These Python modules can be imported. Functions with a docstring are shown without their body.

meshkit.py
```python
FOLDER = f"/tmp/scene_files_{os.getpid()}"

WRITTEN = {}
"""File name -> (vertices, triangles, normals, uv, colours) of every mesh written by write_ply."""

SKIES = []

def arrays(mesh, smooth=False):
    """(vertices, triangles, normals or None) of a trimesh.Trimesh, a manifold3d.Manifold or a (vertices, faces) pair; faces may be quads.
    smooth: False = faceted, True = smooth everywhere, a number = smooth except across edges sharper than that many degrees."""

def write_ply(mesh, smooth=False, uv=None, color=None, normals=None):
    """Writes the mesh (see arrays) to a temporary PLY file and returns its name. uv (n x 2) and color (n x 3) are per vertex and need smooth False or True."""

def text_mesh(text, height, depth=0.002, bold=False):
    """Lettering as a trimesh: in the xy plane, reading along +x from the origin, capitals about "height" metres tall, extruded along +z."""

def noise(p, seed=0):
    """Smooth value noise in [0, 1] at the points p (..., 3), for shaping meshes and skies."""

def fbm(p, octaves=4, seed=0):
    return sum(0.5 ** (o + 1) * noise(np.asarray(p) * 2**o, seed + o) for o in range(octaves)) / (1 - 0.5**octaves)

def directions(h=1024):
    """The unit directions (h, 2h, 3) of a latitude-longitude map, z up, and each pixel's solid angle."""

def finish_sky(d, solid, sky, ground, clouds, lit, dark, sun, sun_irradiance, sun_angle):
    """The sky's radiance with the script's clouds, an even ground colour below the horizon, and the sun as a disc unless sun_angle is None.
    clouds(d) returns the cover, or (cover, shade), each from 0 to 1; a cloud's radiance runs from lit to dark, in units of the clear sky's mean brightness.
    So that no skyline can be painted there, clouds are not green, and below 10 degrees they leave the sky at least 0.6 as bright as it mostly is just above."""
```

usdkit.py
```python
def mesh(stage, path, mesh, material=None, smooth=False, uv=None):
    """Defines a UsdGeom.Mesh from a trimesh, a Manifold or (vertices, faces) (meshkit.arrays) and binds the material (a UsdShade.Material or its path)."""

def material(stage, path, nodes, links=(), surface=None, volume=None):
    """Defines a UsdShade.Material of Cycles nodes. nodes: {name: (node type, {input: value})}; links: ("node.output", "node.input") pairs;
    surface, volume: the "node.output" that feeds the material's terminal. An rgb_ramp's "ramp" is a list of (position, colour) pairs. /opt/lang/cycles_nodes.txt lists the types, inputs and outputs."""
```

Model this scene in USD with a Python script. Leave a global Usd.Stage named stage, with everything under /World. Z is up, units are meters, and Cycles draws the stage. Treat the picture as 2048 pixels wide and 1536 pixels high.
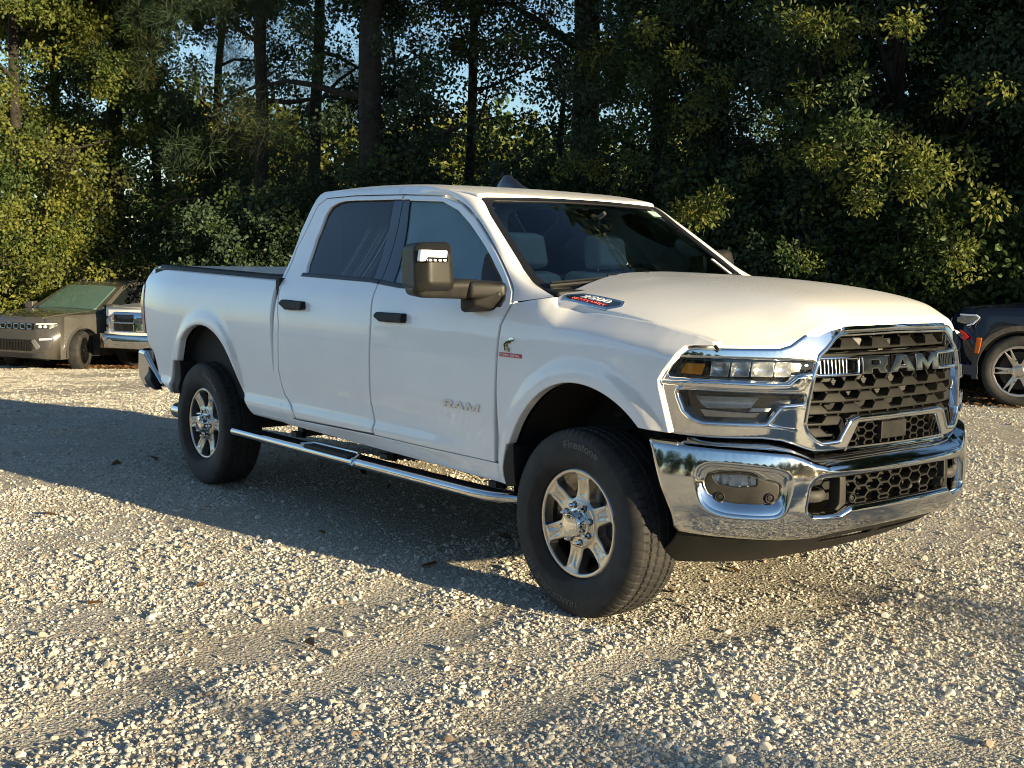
import math, random
import numpy as np, trimesh, shapely, usdkit, meshkit
from shapely.geometry import Polygon, MultiPolygon, LineString, Point, box as sbox
from shapely import affinity
from scipy.spatial import Delaunay
from pxr import Usd, UsdGeom, UsdLux, UsdShade, Gf, Sdf, Vt

stage = Usd.Stage.CreateInMemory()
UsdGeom.SetStageUpAxis(stage, 'Z'); UsdGeom.SetStageMetersPerUnit(stage, 1.0)
UsdGeom.Xform.Define(stage, '/World'); UsdGeom.Scope.Define(stage, '/World/Looks')
# ---------------------------------------------------------------- camera, sky, sun, exposure
cam = UsdGeom.Camera.Define(stage, '/World/camera')
cam.AddTransformOp().Set(Gf.Matrix4d(0.629196, 0.777083, 0.015949, 0.000000, -0.090612, 0.052957, 0.994477, 0.000000, 0.771947, -0.627166, 0.103733, 0.000000, 3.833937, -4.467141, 1.569310, 1.000000))
cam.CreateFocalLengthAttr(42.2208); cam.CreateHorizontalApertureAttr(36.0); cam.CreateVerticalApertureAttr(27.0)
cam.CreateExposureAttr(1.3)
SUN_AZ, SUN_EL = math.radians(9.5), math.radians(10.5)         # azimuth from +x towards +y
sdir = np.array([math.cos(SUN_AZ)*math.cos(SUN_EL), math.sin(SUN_AZ)*math.cos(SUN_EL), math.sin(SUN_EL)])
usdkit.material(stage, '/World/Looks/sky', {
    'sky': ('sky_texture', {'sky_type': 'single_scattering', 'sun_disc': False, 'sun_elevation': SUN_EL, 'sun_rotation': math.atan2(sdir[0], sdir[1]), 'air_density': 1.0, 'aerosol_density': 0.35, 'ozone_density': 2.5}),
    'bg': ('background_shader', {'strength': 0.075})}, [('sky.color', 'bg.color')], surface='bg.background')
dome = UsdLux.DomeLight.Define(stage, '/World/sky')
UsdShade.MaterialBindingAPI.Apply(dome.GetPrim()).Bind(UsdShade.Material.Get(stage, '/World/Looks/sky'))
dome.GetPrim().SetCustomDataByKey('kind', 'structure')
sun = UsdLux.DistantLight.Define(stage, '/World/sun')
sun.CreateIntensityAttr(1.25); sun.CreateAngleAttr(0.53); sun.CreateNormalizeAttr(True) if hasattr(sun, 'CreateNormalizeAttr') else None
sun.GetPrim().CreateAttribute('inputs:normalize', Sdf.ValueTypeNames.Bool).Set(True)
sun.CreateColorAttr(Gf.Vec3f(1.0, .815, .50))
_z = sdir; _x = np.cross([0, 0, 1], _z); _x /= np.linalg.norm(_x); _y = np.cross(_z, _x)
sun.AddTransformOp().Set(Gf.Matrix4d(*[float(v) for r in (_x, _y, _z) for v in (*r, 0)], 0, 0, 0, 1))

# ---------------------------------------------------------------- helpers
used = {}
def numbered(parent, name):
    k = (parent, name); n = used.get(k, 0); used[k] = n+1
    return name if n == 0 else f'{name}_{n:03d}'
def path_of(p): return str(p.GetPath()) if hasattr(p, 'GetPath') else p
def key(prim, **kw):
    prim = prim.GetPrim() if hasattr(prim, 'GetPrim') else prim
    for k, v in kw.items():
        if v: prim.SetCustomDataByKey(k, v)
    return prim
def thing(name, label, cat, loc=(0, 0, 0), rz=0.0, group=None, kind=None):
    x = UsdGeom.Xform.Define(stage, '/World/'+numbered('/World', name))
    x.AddTranslateOp().Set(Gf.Vec3d(*map(float, loc)))
    if rz: x.AddRotateZOp().Set(math.degrees(rz))
    return key(x, label=label, category=cat, group=group, kind=kind)
def node(name, parent, label=None):
    pp = path_of(parent)
    return key(UsdGeom.Xform.Define(stage, pp+'/'+numbered(pp, name)), label=label)
def obj(name, mesh, mat, parent='/World', smooth=35, label=None, cat=None, group=None, kind=None):
    pp = path_of(parent)
    m = usdkit.mesh(stage, pp+'/'+numbered(pp, name), mesh, '/World/Looks/'+mat, smooth)
    return key(m, label=label, category=cat, group=group, kind=kind)
def TM(v, f): return trimesh.Trimesh(np.asarray(v, float), np.asarray(f, int), process=False)
def cat(*ms): return trimesh.util.concatenate([m for m in ms if m is not None])
def bx(x0, x1, y0, y1, z0, z1):
    m = trimesh.creation.box([abs(x1-x0), abs(y1-y0), abs(z1-z0)]); m.apply_translation([(x0+x1)/2, (y0+y1)/2, (z0+z1)/2]); return m
def mir(m):
    m = m.copy(); m.vertices[:, 1] *= -1; m.faces = m.faces[:, ::-1].copy(); return TM(m.vertices, m.faces)
def chaikin(p, n=2, closed=True, keep=0.0):
    p = np.asarray(p, float)
    for _ in range(n):
        q = np.roll(p, -1, 0) if closed else p[1:]
        a = p if closed else p[:-1]
        r = np.empty((len(a)*2, p.shape[1])); r[0::2] = .75*a+.25*q; r[1::2] = .25*a+.75*q
        p = r if closed else np.vstack([p[:1], r[1:-1], p[-1:]])
    return p
def rpoly(pts, r=.012):
    """Polygon with all its corners rounded to about r."""
    p = pts if isinstance(pts, (Polygon, MultiPolygon)) else Polygon(pts)
    if not p.is_valid: p = p.buffer(0)
    p = p.buffer(-r, quad_segs=5).buffer(2*r, quad_segs=5).buffer(-r, quad_segs=5)
    return max(p.geoms, key=lambda g: g.area) if hasattr(p, 'geoms') else p
def resample(ring, h):
    c = np.asarray(ring.coords)[:, :2]
    out = []
    for a, b in zip(c[:-1], c[1:]):
        n = max(1, int(math.ceil(np.hypot(*(b-a))/h)))
        out.append(a+(b-a)*np.arange(n)[:, None]/n)
    p = np.vstack(out)
    keep = np.hypot(*(p-np.roll(p, 1, 0)).T) > 1e-5
    return p[keep]
def sheet(poly, fm, r=.006, T=.03, g=.04, hb=.014, steps=4, back=False):
    """A panel: the 2-D outline mapped by fm(u, v, depth), its rim rounded with radius r and turned back to depth -T."""
    if isinstance(poly, MultiPolygon): return cat(*[sheet(q, fm, r, T, g, hb, steps, back) for q in poly.geoms if q.area > 1e-6])
    poly = shapely.geometry.polygon.orient(poly.simplify(2e-4), 1)
    P, D, F, n, inner, skirt = [], [], [], 0, [], []
    for ring in (poly.exterior, *poly.interiors):
        p = resample(ring, hb)
        e = np.roll(p, -1, 0)-p; e /= np.linalg.norm(e, axis=1, keepdims=True)
        nl = np.stack([-e[:, 1], e[:, 0]], 1); a = np.roll(nl, 1, 0)
        m = nl+a; m /= np.maximum((m*nl).sum(1, keepdims=True), .45)
        ts = [0.0] if r <= 0 else [1-math.cos(k/steps*math.pi/2) for k in range(steps+1)]
        ds = [0.0] if r <= 0 else [-(1-math.sin(k/steps*math.pi/2))*r for k in range(steps+1)]
        rows = [(p, np.full(len(p), -T))]+[(p+m*t*r, np.full(len(p), d)) for t, d in zip(ts, ds)]
        N = len(p); i = np.arange(N); j = (i+1) % N
        for k, (q, d) in enumerate(rows):
            P.append(q); D.append(d)
            if k:
                b, t = n+(k-1)*N, n+k*N
                F.append(np.stack([b+i, b+j, t+j], 1)); F.append(np.stack([b+i, t+j, t+i], 1))
        inner.append((n+(len(rows)-1)*N, rows[-1][0])); skirt.append((n, p)); n += N*len(rows)
    pin = Polygon(inner[0][1], [q for _, q in inner[1:]])
    core = poly.buffer(-r-min(hb, g)*.62)
    x0, y0, x1, y1 = poly.bounds
    G = np.stack(np.meshgrid(np.arange(x0, x1+g, g), np.arange(y0, y1+g*.87, g*.87)), -1); G[1::2, :, 0] += g/2; G = G.reshape(-1, 2)
    G = G[shapely.contains_xy(core, G[:, 0], G[:, 1])] if not core.is_empty else G[:0]
    idx = np.concatenate([np.arange(s, s+len(q)) for s, q in inner]+[np.arange(n, n+len(G))])
    pts = np.vstack([q for _, q in inner]+[G]); P.append(G); D.append(np.zeros(len(G))); n += len(G)
    def fill(pts, idx, region, flip):
        t = Delaunay(pts).simplices; c = pts[t].mean(1)
        t = t[shapely.contains_xy(region, c[:, 0], c[:, 1])]
        a, b, c = pts[t[:, 0]], pts[t[:, 1]], pts[t[:, 2]]
        cr = (b[:, 0]-a[:, 0])*(c[:, 1]-a[:, 1])-(b[:, 1]-a[:, 1])*(c[:, 0]-a[:, 0])
        t = np.where(((cr < 0) ^ flip)[:, None], t[:, ::-1], t)
        return idx[t[np.abs(cr) > 1e-10]]
    F.append(fill(pts, idx, pin.buffer(0) if not pin.is_valid else pin, False))
    P, D = np.vstack(P), np.concatenate(D)
    V = fm(P[:, 0], P[:, 1], D)
    if back:
        pts = np.vstack([q for _, q in skirt]); idx = np.concatenate([np.arange(s, s+len(q)) for s, q in skirt])
        F.append(fill(pts, idx, poly, True))
    return TM(V, np.vstack(F))
def sheet_side(off=0.0):
    return lambda u, v, d: np.stack([u, -(Yb(u, v)+off+d), v], -1)
def plane(o, ux, uy):
    """fm of a flat frame: origin o, axes ux, uy, depth along ux x uy."""
    o, ux, uy = (np.asarray(a, float) for a in (o, ux, uy)); nz = np.cross(ux, uy); nz /= np.linalg.norm(nz)
    return lambda u, v, d: o+np.asarray(u)[:, None]*ux+np.asarray(v)[:, None]*uy+np.asarray(d)[:, None]*nz
def revolve(prof, n=48, closed=False, axis='y'):
    """prof: (radius, along) rows; revolved about the axis."""
    p = np.asarray(prof, float); a = np.arange(n)*2*math.pi/n
    r, h = p[:, 0][None]*np.ones((n, 1)), p[:, 1][None]*np.ones((n, 1))
    c, s = np.cos(a)[:, None]*r, np.sin(a)[:, None]*r
    v = {'y': np.stack([c, h, s], -1), 'z': np.stack([c, -s, h], -1), 'x': np.stack([h, s, c], -1)}[axis].reshape(-1, 3)
    m = len(p); i = np.arange(n)[:, None]; j = np.arange(m if closed else m-1)[None]
    a0, a1 = i*m+j, i*m+(j+1) % m; b0, b1 = ((i+1) % n)*m+j, ((i+1) % n)*m+(j+1) % m
    return TM(v, np.concatenate([np.stack([a0, a1, b1], -1).reshape(-1, 3), np.stack([a0, b1, b0], -1).reshape(-1, 3)]))
def tube(pts, rad, n=10, caps=True):
    p = np.asarray(pts, float); t = np.gradient(p, axis=0); t /= np.linalg.norm(t, axis=1, keepdims=True)
    up = np.array([0, 0, 1.0]) if np.abs(t[:, 2]).mean() < .8 else np.array([1.0, 0, 0])
    a = np.cross(t, up); a /= np.linalg.norm(a, axis=1, keepdims=True); b = np.cross(a, t)
    rad = np.broadcast_to(np.asarray(rad, float), (len(p),)); ang = np.arange(n)*2*math.pi/n
    v = (p[:, None]+rad[:, None, None]*(np.cos(ang)[None, :, None]*a[:, None]+np.sin(ang)[None, :, None]*b[:, None])).reshape(-1, 3)
    i, j = np.meshgrid(np.arange(len(p)-1), np.arange(n), indexing='ij'); k = (j+1) % n
    f = [np.stack([i*n+j, i*n+k, (i+1)*n+k], -1).reshape(-1, 3), np.stack([i*n+j, (i+1)*n+k, (i+1)*n+j], -1).reshape(-1, 3)]
    if caps:
        v = np.vstack([v, p[:1], p[-1:]]); q = np.arange(n); e = len(v)
        f += [np.stack([(q+1) % n, q, 0*q+e-2], 1), np.stack([(len(p)-1)*n+q, (len(p)-1)*n+(q+1) % n, 0*q+e-1], 1)]
    return TM(v, np.vstack(f))
def ruled(A, B, n=8, bulge=None, m=60, fade=True):
    """Strip between two 3-D polylines, bulged along the vectors bulge(t)."""
    def rs(P):
        P = np.asarray(P, float); d = np.concatenate([[0], np.cumsum(np.linalg.norm(np.diff(P, axis=0), axis=1))]); t = np.linspace(0, d[-1], m)
        return np.stack([_Pch(d, P[:, k])(t) for k in range(3)], 1)
    A, B = rs(A), rs(B); w = np.linspace(0, 1, n+1)
    V = A[:, None]*(1-w)[None, :, None]+B[:, None]*w[None, :, None]
    if bulge is not None: V = V+(4*w*(1-w))[None, :, None]*np.asarray(bulge)*np.sqrt(np.sin(np.linspace(0, math.pi, m)))[:, None, None]
    i, j = np.meshgrid(np.arange(m-1), np.arange(n), indexing='ij'); q = i*(n+1)+j
    return TM(V.reshape(-1, 3), np.concatenate([np.stack([q, q+1, q+n+2], -1).reshape(-1, 3), np.stack([q, q+n+2, q+n+1], -1).reshape(-1, 3)]))
def rbox(x0, x1, y0, y1, z0, z1, r=.01, seg=3):
    import manifold3d as m3
    r = min(r, .49*min(x1-x0, y1-y0, z1-z0))
    s = m3.Manifold.sphere(r, 4*seg)
    return trimesh.Trimesh(*_marr(m3.Manifold.batch_hull([s.translate((x, y, z)) for x in (x0+r, x1-r) for y in (y0+r, y1-r) for z in (z0+r, z1-r)])), process=False)
def _marr(m):
    q = m.to_mesh(); return np.array(q.vert_properties[:, :3]), np.array(q.tri_verts)
def hull(pts, r=0.0, seg=8):
    import manifold3d as m3
    if r <= 0: return trimesh.convex.convex_hull(np.asarray(pts, float))
    s = m3.Manifold.sphere(r, seg)
    return trimesh.Trimesh(*_marr(m3.Manifold.batch_hull([s.translate(tuple(map(float, p))) for p in pts])), process=False)
def rot(m, ang, axis, c=(0, 0, 0)):
    m = m.copy(); m.apply_transform(trimesh.transformations.rotation_matrix(ang, axis, c)); return m
def mov(m, *d): m = m.copy(); m.apply_translation(d); return m
def letters(t, h, bold=True): 
    m = meshkit.text_mesh(t, h, .002, bold); return m
def mapped(m, fm, sx=1.0, shear=0.0):
    v = np.array(m.vertices); return TM(fm(v[:, 0]*sx+v[:, 1]*shear, v[:, 1], v[:, 2]), m.faces)

# ---------------------------------------------------------------- materials
def M(name, nodes, links=(), surface='p.BSDF'): usdkit.material(stage, '/World/Looks/'+name, nodes, links, surface=surface)
def plain(name, col, rough=.5, metal=0.0, coat=0.0, spec=.5, **kw):
    M(name, {'p': ('principled_bsdf', {'base_color': col, 'roughness': rough, 'metallic': metal, 'coat_weight': coat, 'specular_ior_level': spec, **kw})})
def varied(name, c0, c1, scale, rough=.6, bump=0.0, bscale=None, metal=0.0, coat=0.0, detail=4, rough2=None, spec=.5, coord='object'):
    n = {'tc': ('texture_coordinate', {}), 'n': ('noise_texture', {'scale': scale, 'detail': detail, 'roughness': .6}),
         'r': ('rgb_ramp', {'ramp': [(.32, c0), (.68, c1)]}), 'p': ('principled_bsdf', {'roughness': rough, 'metallic': metal, 'coat_weight': coat, 'specular_ior_level': spec})}
    l = [('tc.'+coord, 'n.vector'), ('n.fac', 'r.fac'), ('r.color', 'p.base_color')]
    if rough2 is not None:
        n['mr'] = ('map_range', {'from_min': .3, 'from_max': .7, 'to_min': rough, 'to_max': rough2}); l += [('n.fac', 'mr.value'), ('mr.result', 'p.roughness')]
    if bump:
        n['nb'] = ('noise_texture', {'scale': bscale or scale*4, 'detail': 3}); n['b'] = ('bump', {'strength': 1.0, 'distance': bump})
        l += [('tc.'+coord, 'nb.vector'), ('nb.fac', 'b.height'), ('b.normal', 'p.normal')]
    M(name, n, l)
varied('white_paint', (.74, .74, .74), (.80, .80, .79), 1.6, rough=.34, coat=1.0, rough2=.42, spec=.3)
M('dusty_white_paint', {'tc': ('texture_coordinate', {}), 'n': ('noise_texture', {'scale': 1.8, 'detail': 5}), 'n2': ('noise_texture', {'scale': 140.0, 'detail': 2}),
    'mx': ('math', {'math_type': 'multiply'}), 'r': ('rgb_ramp', {'ramp': [(.12, (.80, .79, .77)), (.42, (.66, .65, .62))]}), 'mr': ('map_range', {'from_min': .15, 'from_max': .4, 'to_min': .12, 'to_max': .45}),
    'p': ('principled_bsdf', {'roughness': .4, 'coat_weight': .8, 'coat_roughness': .15})},
    [('tc.object', 'n.vector'), ('tc.object', 'n2.vector'), ('n.fac', 'mx.value1'), ('n2.fac', 'mx.value2'), ('mx.value', 'r.fac'), ('mx.value', 'mr.value'), ('mr.result', 'p.coat_roughness'), ('r.color', 'p.base_color')])
varied('chrome', (.78, .79, .80), (.70, .71, .72), 6.0, rough=.035, metal=1.0, rough2=.09, detail=5)
plain('bright_chrome', (.82, .83, .84), .03, 1.0)
varied('polished_alloy', (.70, .67, .62), (.62, .59, .54), 9.0, rough=.26, metal=1.0, rough2=.34)
plain('barrel_metal', (.30, .31, .33), .18, 1.0)
varied('black_plastic', (.008, .008, .008), (.014, .0135, .013), 9.0, rough=.5, bump=.0006, bscale=420, rough2=.62, spec=.3)
varied('mirror_plastic', (.010, .0097, .009), (.024, .022, .019), 7.0, rough=.42, bump=.0006, bscale=300, rough2=.58, spec=.35)
plain('gloss_black', (.008, .008, .009), .12, 0, .6)
plain('dark_cavity', (.006, .006, .006), .8)
varied('frame_metal', (.020, .020, .020), (.045, .042, .038), 12.0, rough=.65)
varied('rubber', (.016, .016, .017), (.034, .032, .030), 14.0, rough=.72, bump=.0005, bscale=240, spec=.35)
plain('rubber_letter', (.085, .080, .072), .62)
plain('seal', (.008, .008, .009), .45)
plain('amber', (.95, .36, .02), .25, 0, .6)
plain('red_lens', (.16, .008, .012), .15, 0, 1.0)
plain('clear_plastic', (.75, .76, .78), .2, 0, 1.0)
plain('white_trim', (.78, .79, .82), .25, 0, .6)
plain('red_letter', (.55, .02, .02), .35, 0, .4)
varied('seat_fabric', (.60, .61, .57), (.68, .68, .64), 20.0, rough=.8)
plain('dark_trim', (.03, .03, .033), .6)
plain('label_white', (.75, .76, .72), .5)
plain('grey_metal', (.22, .22, .22), .45, .6)
def glass(name, tint, refl=1.0, rough=.0, dirt=0.0, dscale=6.0):
    n = {'f': ('fresnel', {'IOR': 1.46}), 't': ('transparent_bsdf', {'color': tint}), 'g': ('glossy_bsdf', {'roughness': rough, 'color': (refl, refl, refl)}), 'm': ('mix_closure', {})}
    l = [('f.fac', 'm.fac'), ('t.BSDF', 'm.closure1'), ('g.BSDF', 'm.closure2')]
    if dirt:
        n |= {'tc': ('texture_coordinate', {}), 'nz': ('noise_texture', {'scale': dscale, 'detail': 6, 'roughness': .7}), 'mr': ('map_range', {'from_min': .45, 'from_max': .8, 'to_min': 0, 'to_max': dirt}),
              'd': ('diffuse_bsdf', {'color': (.5, .52, .52)}), 'm2': ('mix_closure', {})}
        l += [('tc.object', 'nz.vector'), ('nz.fac', 'mr.value'), ('mr.result', 'm2.fac'), ('m.closure', 'm2.closure1'), ('d.BSDF', 'm2.closure2')]
    M(name, n, l, surface='m2.closure' if dirt else 'm.closure')
glass('windshield_glass', (.70, .80, .74), 1.0, .0, .0)
M('side_glass', {'f': ('fresnel', {'IOR': 1.5}), 't': ('transparent_bsdf', {'color': (.35, .48, .48)}), 'g': ('glossy_bsdf', {'roughness': .02, 'color': (1, 1, 1)}), 'm': ('mix_closure', {}), 'd': ('diffuse_bsdf', {'color': (.30, .46, .50)}), 'tc': ('texture_coordinate', {}), 'nz': ('noise_texture', {'scale': 2.2, 'detail': 4}), 'mr': ('map_range', {'from_min': .3, 'from_max': .7, 'to_min': .12, 'to_max': .30}), 'm2': ('mix_closure', {})},
    [('f.fac', 'm.fac'), ('t.BSDF', 'm.closure1'), ('g.BSDF', 'm.closure2'), ('tc.object', 'nz.vector'), ('nz.fac', 'mr.value'), ('mr.result', 'm2.fac'), ('m.closure', 'm2.closure1'), ('d.BSDF', 'm2.closure2')], surface='m2.closure')
M('tinted_glass', {'f': ('fresnel', {'IOR': 1.55}), 't': ('transparent_bsdf', {'color': (.03, .035, .04)}), 'g': ('glossy_bsdf', {'roughness': .0, 'color': (1, 1, 1)}), 'm': ('mix_closure', {}), 'tc': ('texture_coordinate', {}), 'sx': ('separate_xyz', {}),
    'sh': ('math', {'math_type': 'multiply_add', 'value2': -.28}), 'w': ('noise_texture', {'dimensions': '1D', 'scale': 62.0, 'detail': 3}), 'lo': ('map_range', {'range_type': 'smoothstep', 'from_min': -2.62, 'from_max': -2.54}), 'hi': ('map_range', {'range_type': 'smoothstep', 'from_min': -2.30, 'from_max': -2.22, 'to_min': 1.0, 'to_max': 0.0}),
    'zt': ('map_range', {'range_type': 'smoothstep', 'from_min': 1.68, 'from_max': 1.76, 'to_min': 1.0, 'to_max': 0.0}), 'ln': ('map_range', {'from_min': .50, 'from_max': .64, 'to_max': .16}), 'a': ('math', {'math_type': 'multiply'}), 'b': ('math', {'math_type': 'multiply'}), 'c': ('math', {'math_type': 'multiply'}),
    'd': ('diffuse_bsdf', {'color': (.5, .52, .52)}), 'm2': ('mix_closure', {})},
    [('f.fac', 'm.fac'), ('t.BSDF', 'm.closure1'), ('g.BSDF', 'm.closure2'), ('tc.object', 'sx.vector'), ('sx.z', 'sh.value1'), ('sx.x', 'sh.value3'), ('sh.value', 'w.w'), ('sh.value', 'lo.value'), ('sh.value', 'hi.value'), ('sx.z', 'zt.value'), ('w.fac', 'ln.value'),
     ('lo.result', 'a.value1'), ('hi.result', 'a.value2'), ('a.value', 'b.value1'), ('zt.result', 'b.value2'), ('b.value', 'c.value1'), ('ln.result', 'c.value2'), ('c.value', 'm2.fac'), ('m.closure', 'm2.closure1'), ('d.BSDF', 'm2.closure2')], surface='m2.closure')
glass('lamp_glass', (.92, .94, .95), 1.0)

# ---------------------------------------------------------------- pickup body surfaces
from scipy.interpolate import PchipInterpolator as _Pch
_YZ = _Pch([.28,.48,.545,.60,.645,.685,.73,.9,1.05,1.18,1.27,1.35,1.43,1.5,1.7,1.88,1.93,1.98,2.03],
           [.93,.955,.968,.998,1.008,.992,.990,1.0,1.003,.998,.985,.963,.913,.866,.767,.700,.674,.625,.50])
_YZ2 = _Pch([.28,.48,.545,.60,.66,.73,.9,1.05,1.18,1.27,1.35,1.43,1.5,1.7,1.88,1.93,1.98,2.03],
           [.93,.955,.968,.98,.986,.990,1.0,1.003,.998,.985,.963,.913,.866,.767,.700,.674,.625,.50])
def sstep(a, b, x):
    t = np.clip((np.asarray(x, float)-a)/(b-a), 0, 1); return t*t*(3-2*t)
ARCHF = (.03,.52,.515); ARCHR = (-3.72,.585,.50)
def Yb(x, z):
    """Half width of the pickup at (x, z)."""
    x = np.asarray(x, float); z = np.asarray(z, float); zc = np.clip(z,.28,2.02)
    led = sstep(-.62,-1.25,x)                       # sill ledge fades out towards the front wheel
    y = _YZ(zc)*led + _YZ2(zc)*(1-led)
    y = y - .022*np.clip(x/.55,0,2)**2 - .03*np.clip((-4.25-x)/.5,0,2)**2
    cut = np.interp(x, [-.5,-.25,-.15,0,.2,.45,.6,.7,.75,.8], [1.6,1.40,1.362,1.35,1.336,1.312,1.287,1.262,1.247,1.23])
    y = y - .075*sstep(-.11,.005,z-cut)*sstep(-.40,-.05,x)
    for cx,cz,R in (ARCHF,ARCHR):
        r = np.hypot(x-cx, np.maximum(z-cz,-.12)*.97)
        y = y + .018*sstep(R+.10,R+.03,r)*sstep(.42,.62,z)
    return y
# plan curves of the front end: lower (bumper) and upper (grille, lamps), arc length from the centre
def _plan(pts):
    p = np.array(pts); yy = np.concatenate([-p[::-1,0], p[1:,0]]); xx = np.concatenate([p[::-1,1], p[1:,1]])
    d = np.concatenate([[0], np.cumsum(np.hypot(np.diff(yy), np.diff(xx)))]); d -= d[len(p)-1]
    fx, fy = _Pch(d, xx), _Pch(d, yy)
    t = np.linspace(d[0], d[-1], 1201); X, Y = fx(t), fy(t)
    for _ in range(120):
        X[1:-1] = (X[:-2]+2*X[1:-1]+X[2:])/4; Y[1:-1] = (Y[:-2]+2*Y[1:-1]+Y[2:])/4
    s = np.concatenate([[0], np.cumsum(np.hypot(np.diff(Y), np.diff(X)))]); s -= s[600]
    nx, ny = np.gradient(Y, s), -np.gradient(X, s)
    return s, X, Y, nx, ny
BUMP = _plan([(0,1.0),(.3,.988),(.5,.955),(.6,.915),(.72,.845),(.82,.755),(.90,.66),(.955,.55),(.985,.46),(1.0,.36)])
FASC = _plan([(0,.965),(.3,.955),(.45,.93),(.55,.895),(.65,.85),(.75,.785),(.85,.70),(.925,.60),(.965,.50),(.985,.40)])
def blean(z):
    z = np.asarray(z, float); return -.10*np.clip((.58-z)/.17,0,2)**2 - .02*np.clip((z-.80)/.06,0,2)**2
def flean(z):
    z = np.asarray(z, float); return -.05*np.clip((z-1.10)/.25,0,3)**1.6 - .01
def fmap(C, lean, off=0.0, sz=0.0):
    s0,X,Y,NX,NY = C
    def f(u, v, d):
        u = np.clip(u, s0[0], s0[-1]); d = np.asarray(d, float)+off
        x = np.interp(u,s0,X)+np.interp(u,s0,NX)*d+lean(v); y = np.interp(u,s0,Y)+np.interp(u,s0,NY)*d
        return np.stack([x, y, v+0*x], -1)
    return f
_HX = [-1.4,-1.3,-.9,-.6,-.3,-.12,-.04,0,.04]
_HA = [0,.15,.3,.42,.5,.6,.7,.8,.88,.93,1.0]
_HT = np.array([[1.517,1.515,1.509,1.497,1.484,1.466,1.447,1.432,1.420,1.402,1.37],
 [1.515,1.513,1.507,1.495,1.482,1.463,1.443,1.428,1.416,1.395,1.36],
 [1.505,1.503,1.497,1.483,1.470,1.450,1.430,1.413,1.396,1.362,1.33],
 [1.488,1.486,1.480,1.466,1.448,1.422,1.400,1.381,1.361,1.338,1.31],
 [1.452,1.451,1.447,1.434,1.410,1.372,1.344,1.328,1.319,1.308,1.29],
 [1.408,1.408,1.406,1.397,1.364,1.308,1.282,1.277,1.276,1.275,1.27],
 [1.368,1.368,1.367,1.356,1.322,1.270,1.252,1.250,1.249,1.249,1.245],
 [1.344,1.344,1.343,1.333,1.303,1.255,1.239,1.237,1.237,1.236,1.235],
 [1.320,1.320,1.320,1.310,1.285,1.240,1.225,1.223,1.223,1.222,1.22]])
_hx, _ha = np.linspace(-1.4,.04,145), np.linspace(0,1,101)
_HG = _Pch(_HA, _Pch(_HX, _HT, axis=0)(_hx), axis=1)(_ha)
from scipy.ndimage import map_coordinates as _mapc, gaussian_filter as _gf
_HG = _gf(_HG, (1.2, 2.0), mode='nearest')
def xfront(y):
    return np.interp(np.abs(y), FASC[2][600:], FASC[1][600:]) - .035
def H(x, y):
    """Hood height."""
    x, y = np.broadcast_arrays(np.asarray(x, float), np.asarray(y, float))
    xi = x - xfront(y); a = np.abs(y)
    return _mapc(_HG, [np.clip((xi+1.4)/.01,0,144), np.clip(a/.01,0,100)], order=3, mode='nearest')
def RZ(x, y):
    """Roof height."""
    a = np.abs(np.asarray(y, float))
    zc = _Pch([-2.85,-2.72,-2.5,-2.2,-1.82,-1.54,-1.2,-1.1,-.8],[1.95,1.972,1.986,1.991,1.985,1.970,1.926,1.900,1.83])(x)
    return zc - .010*(a/.66)**2 - .012*np.clip((a-.56)/.10,0,1.5)**2
def railz(x):
    z = np.full(np.shape(x), 1.93)
    for _ in range(60): z = .6*z+.4*RZ(x, Yb(x, z))
    return z

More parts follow.
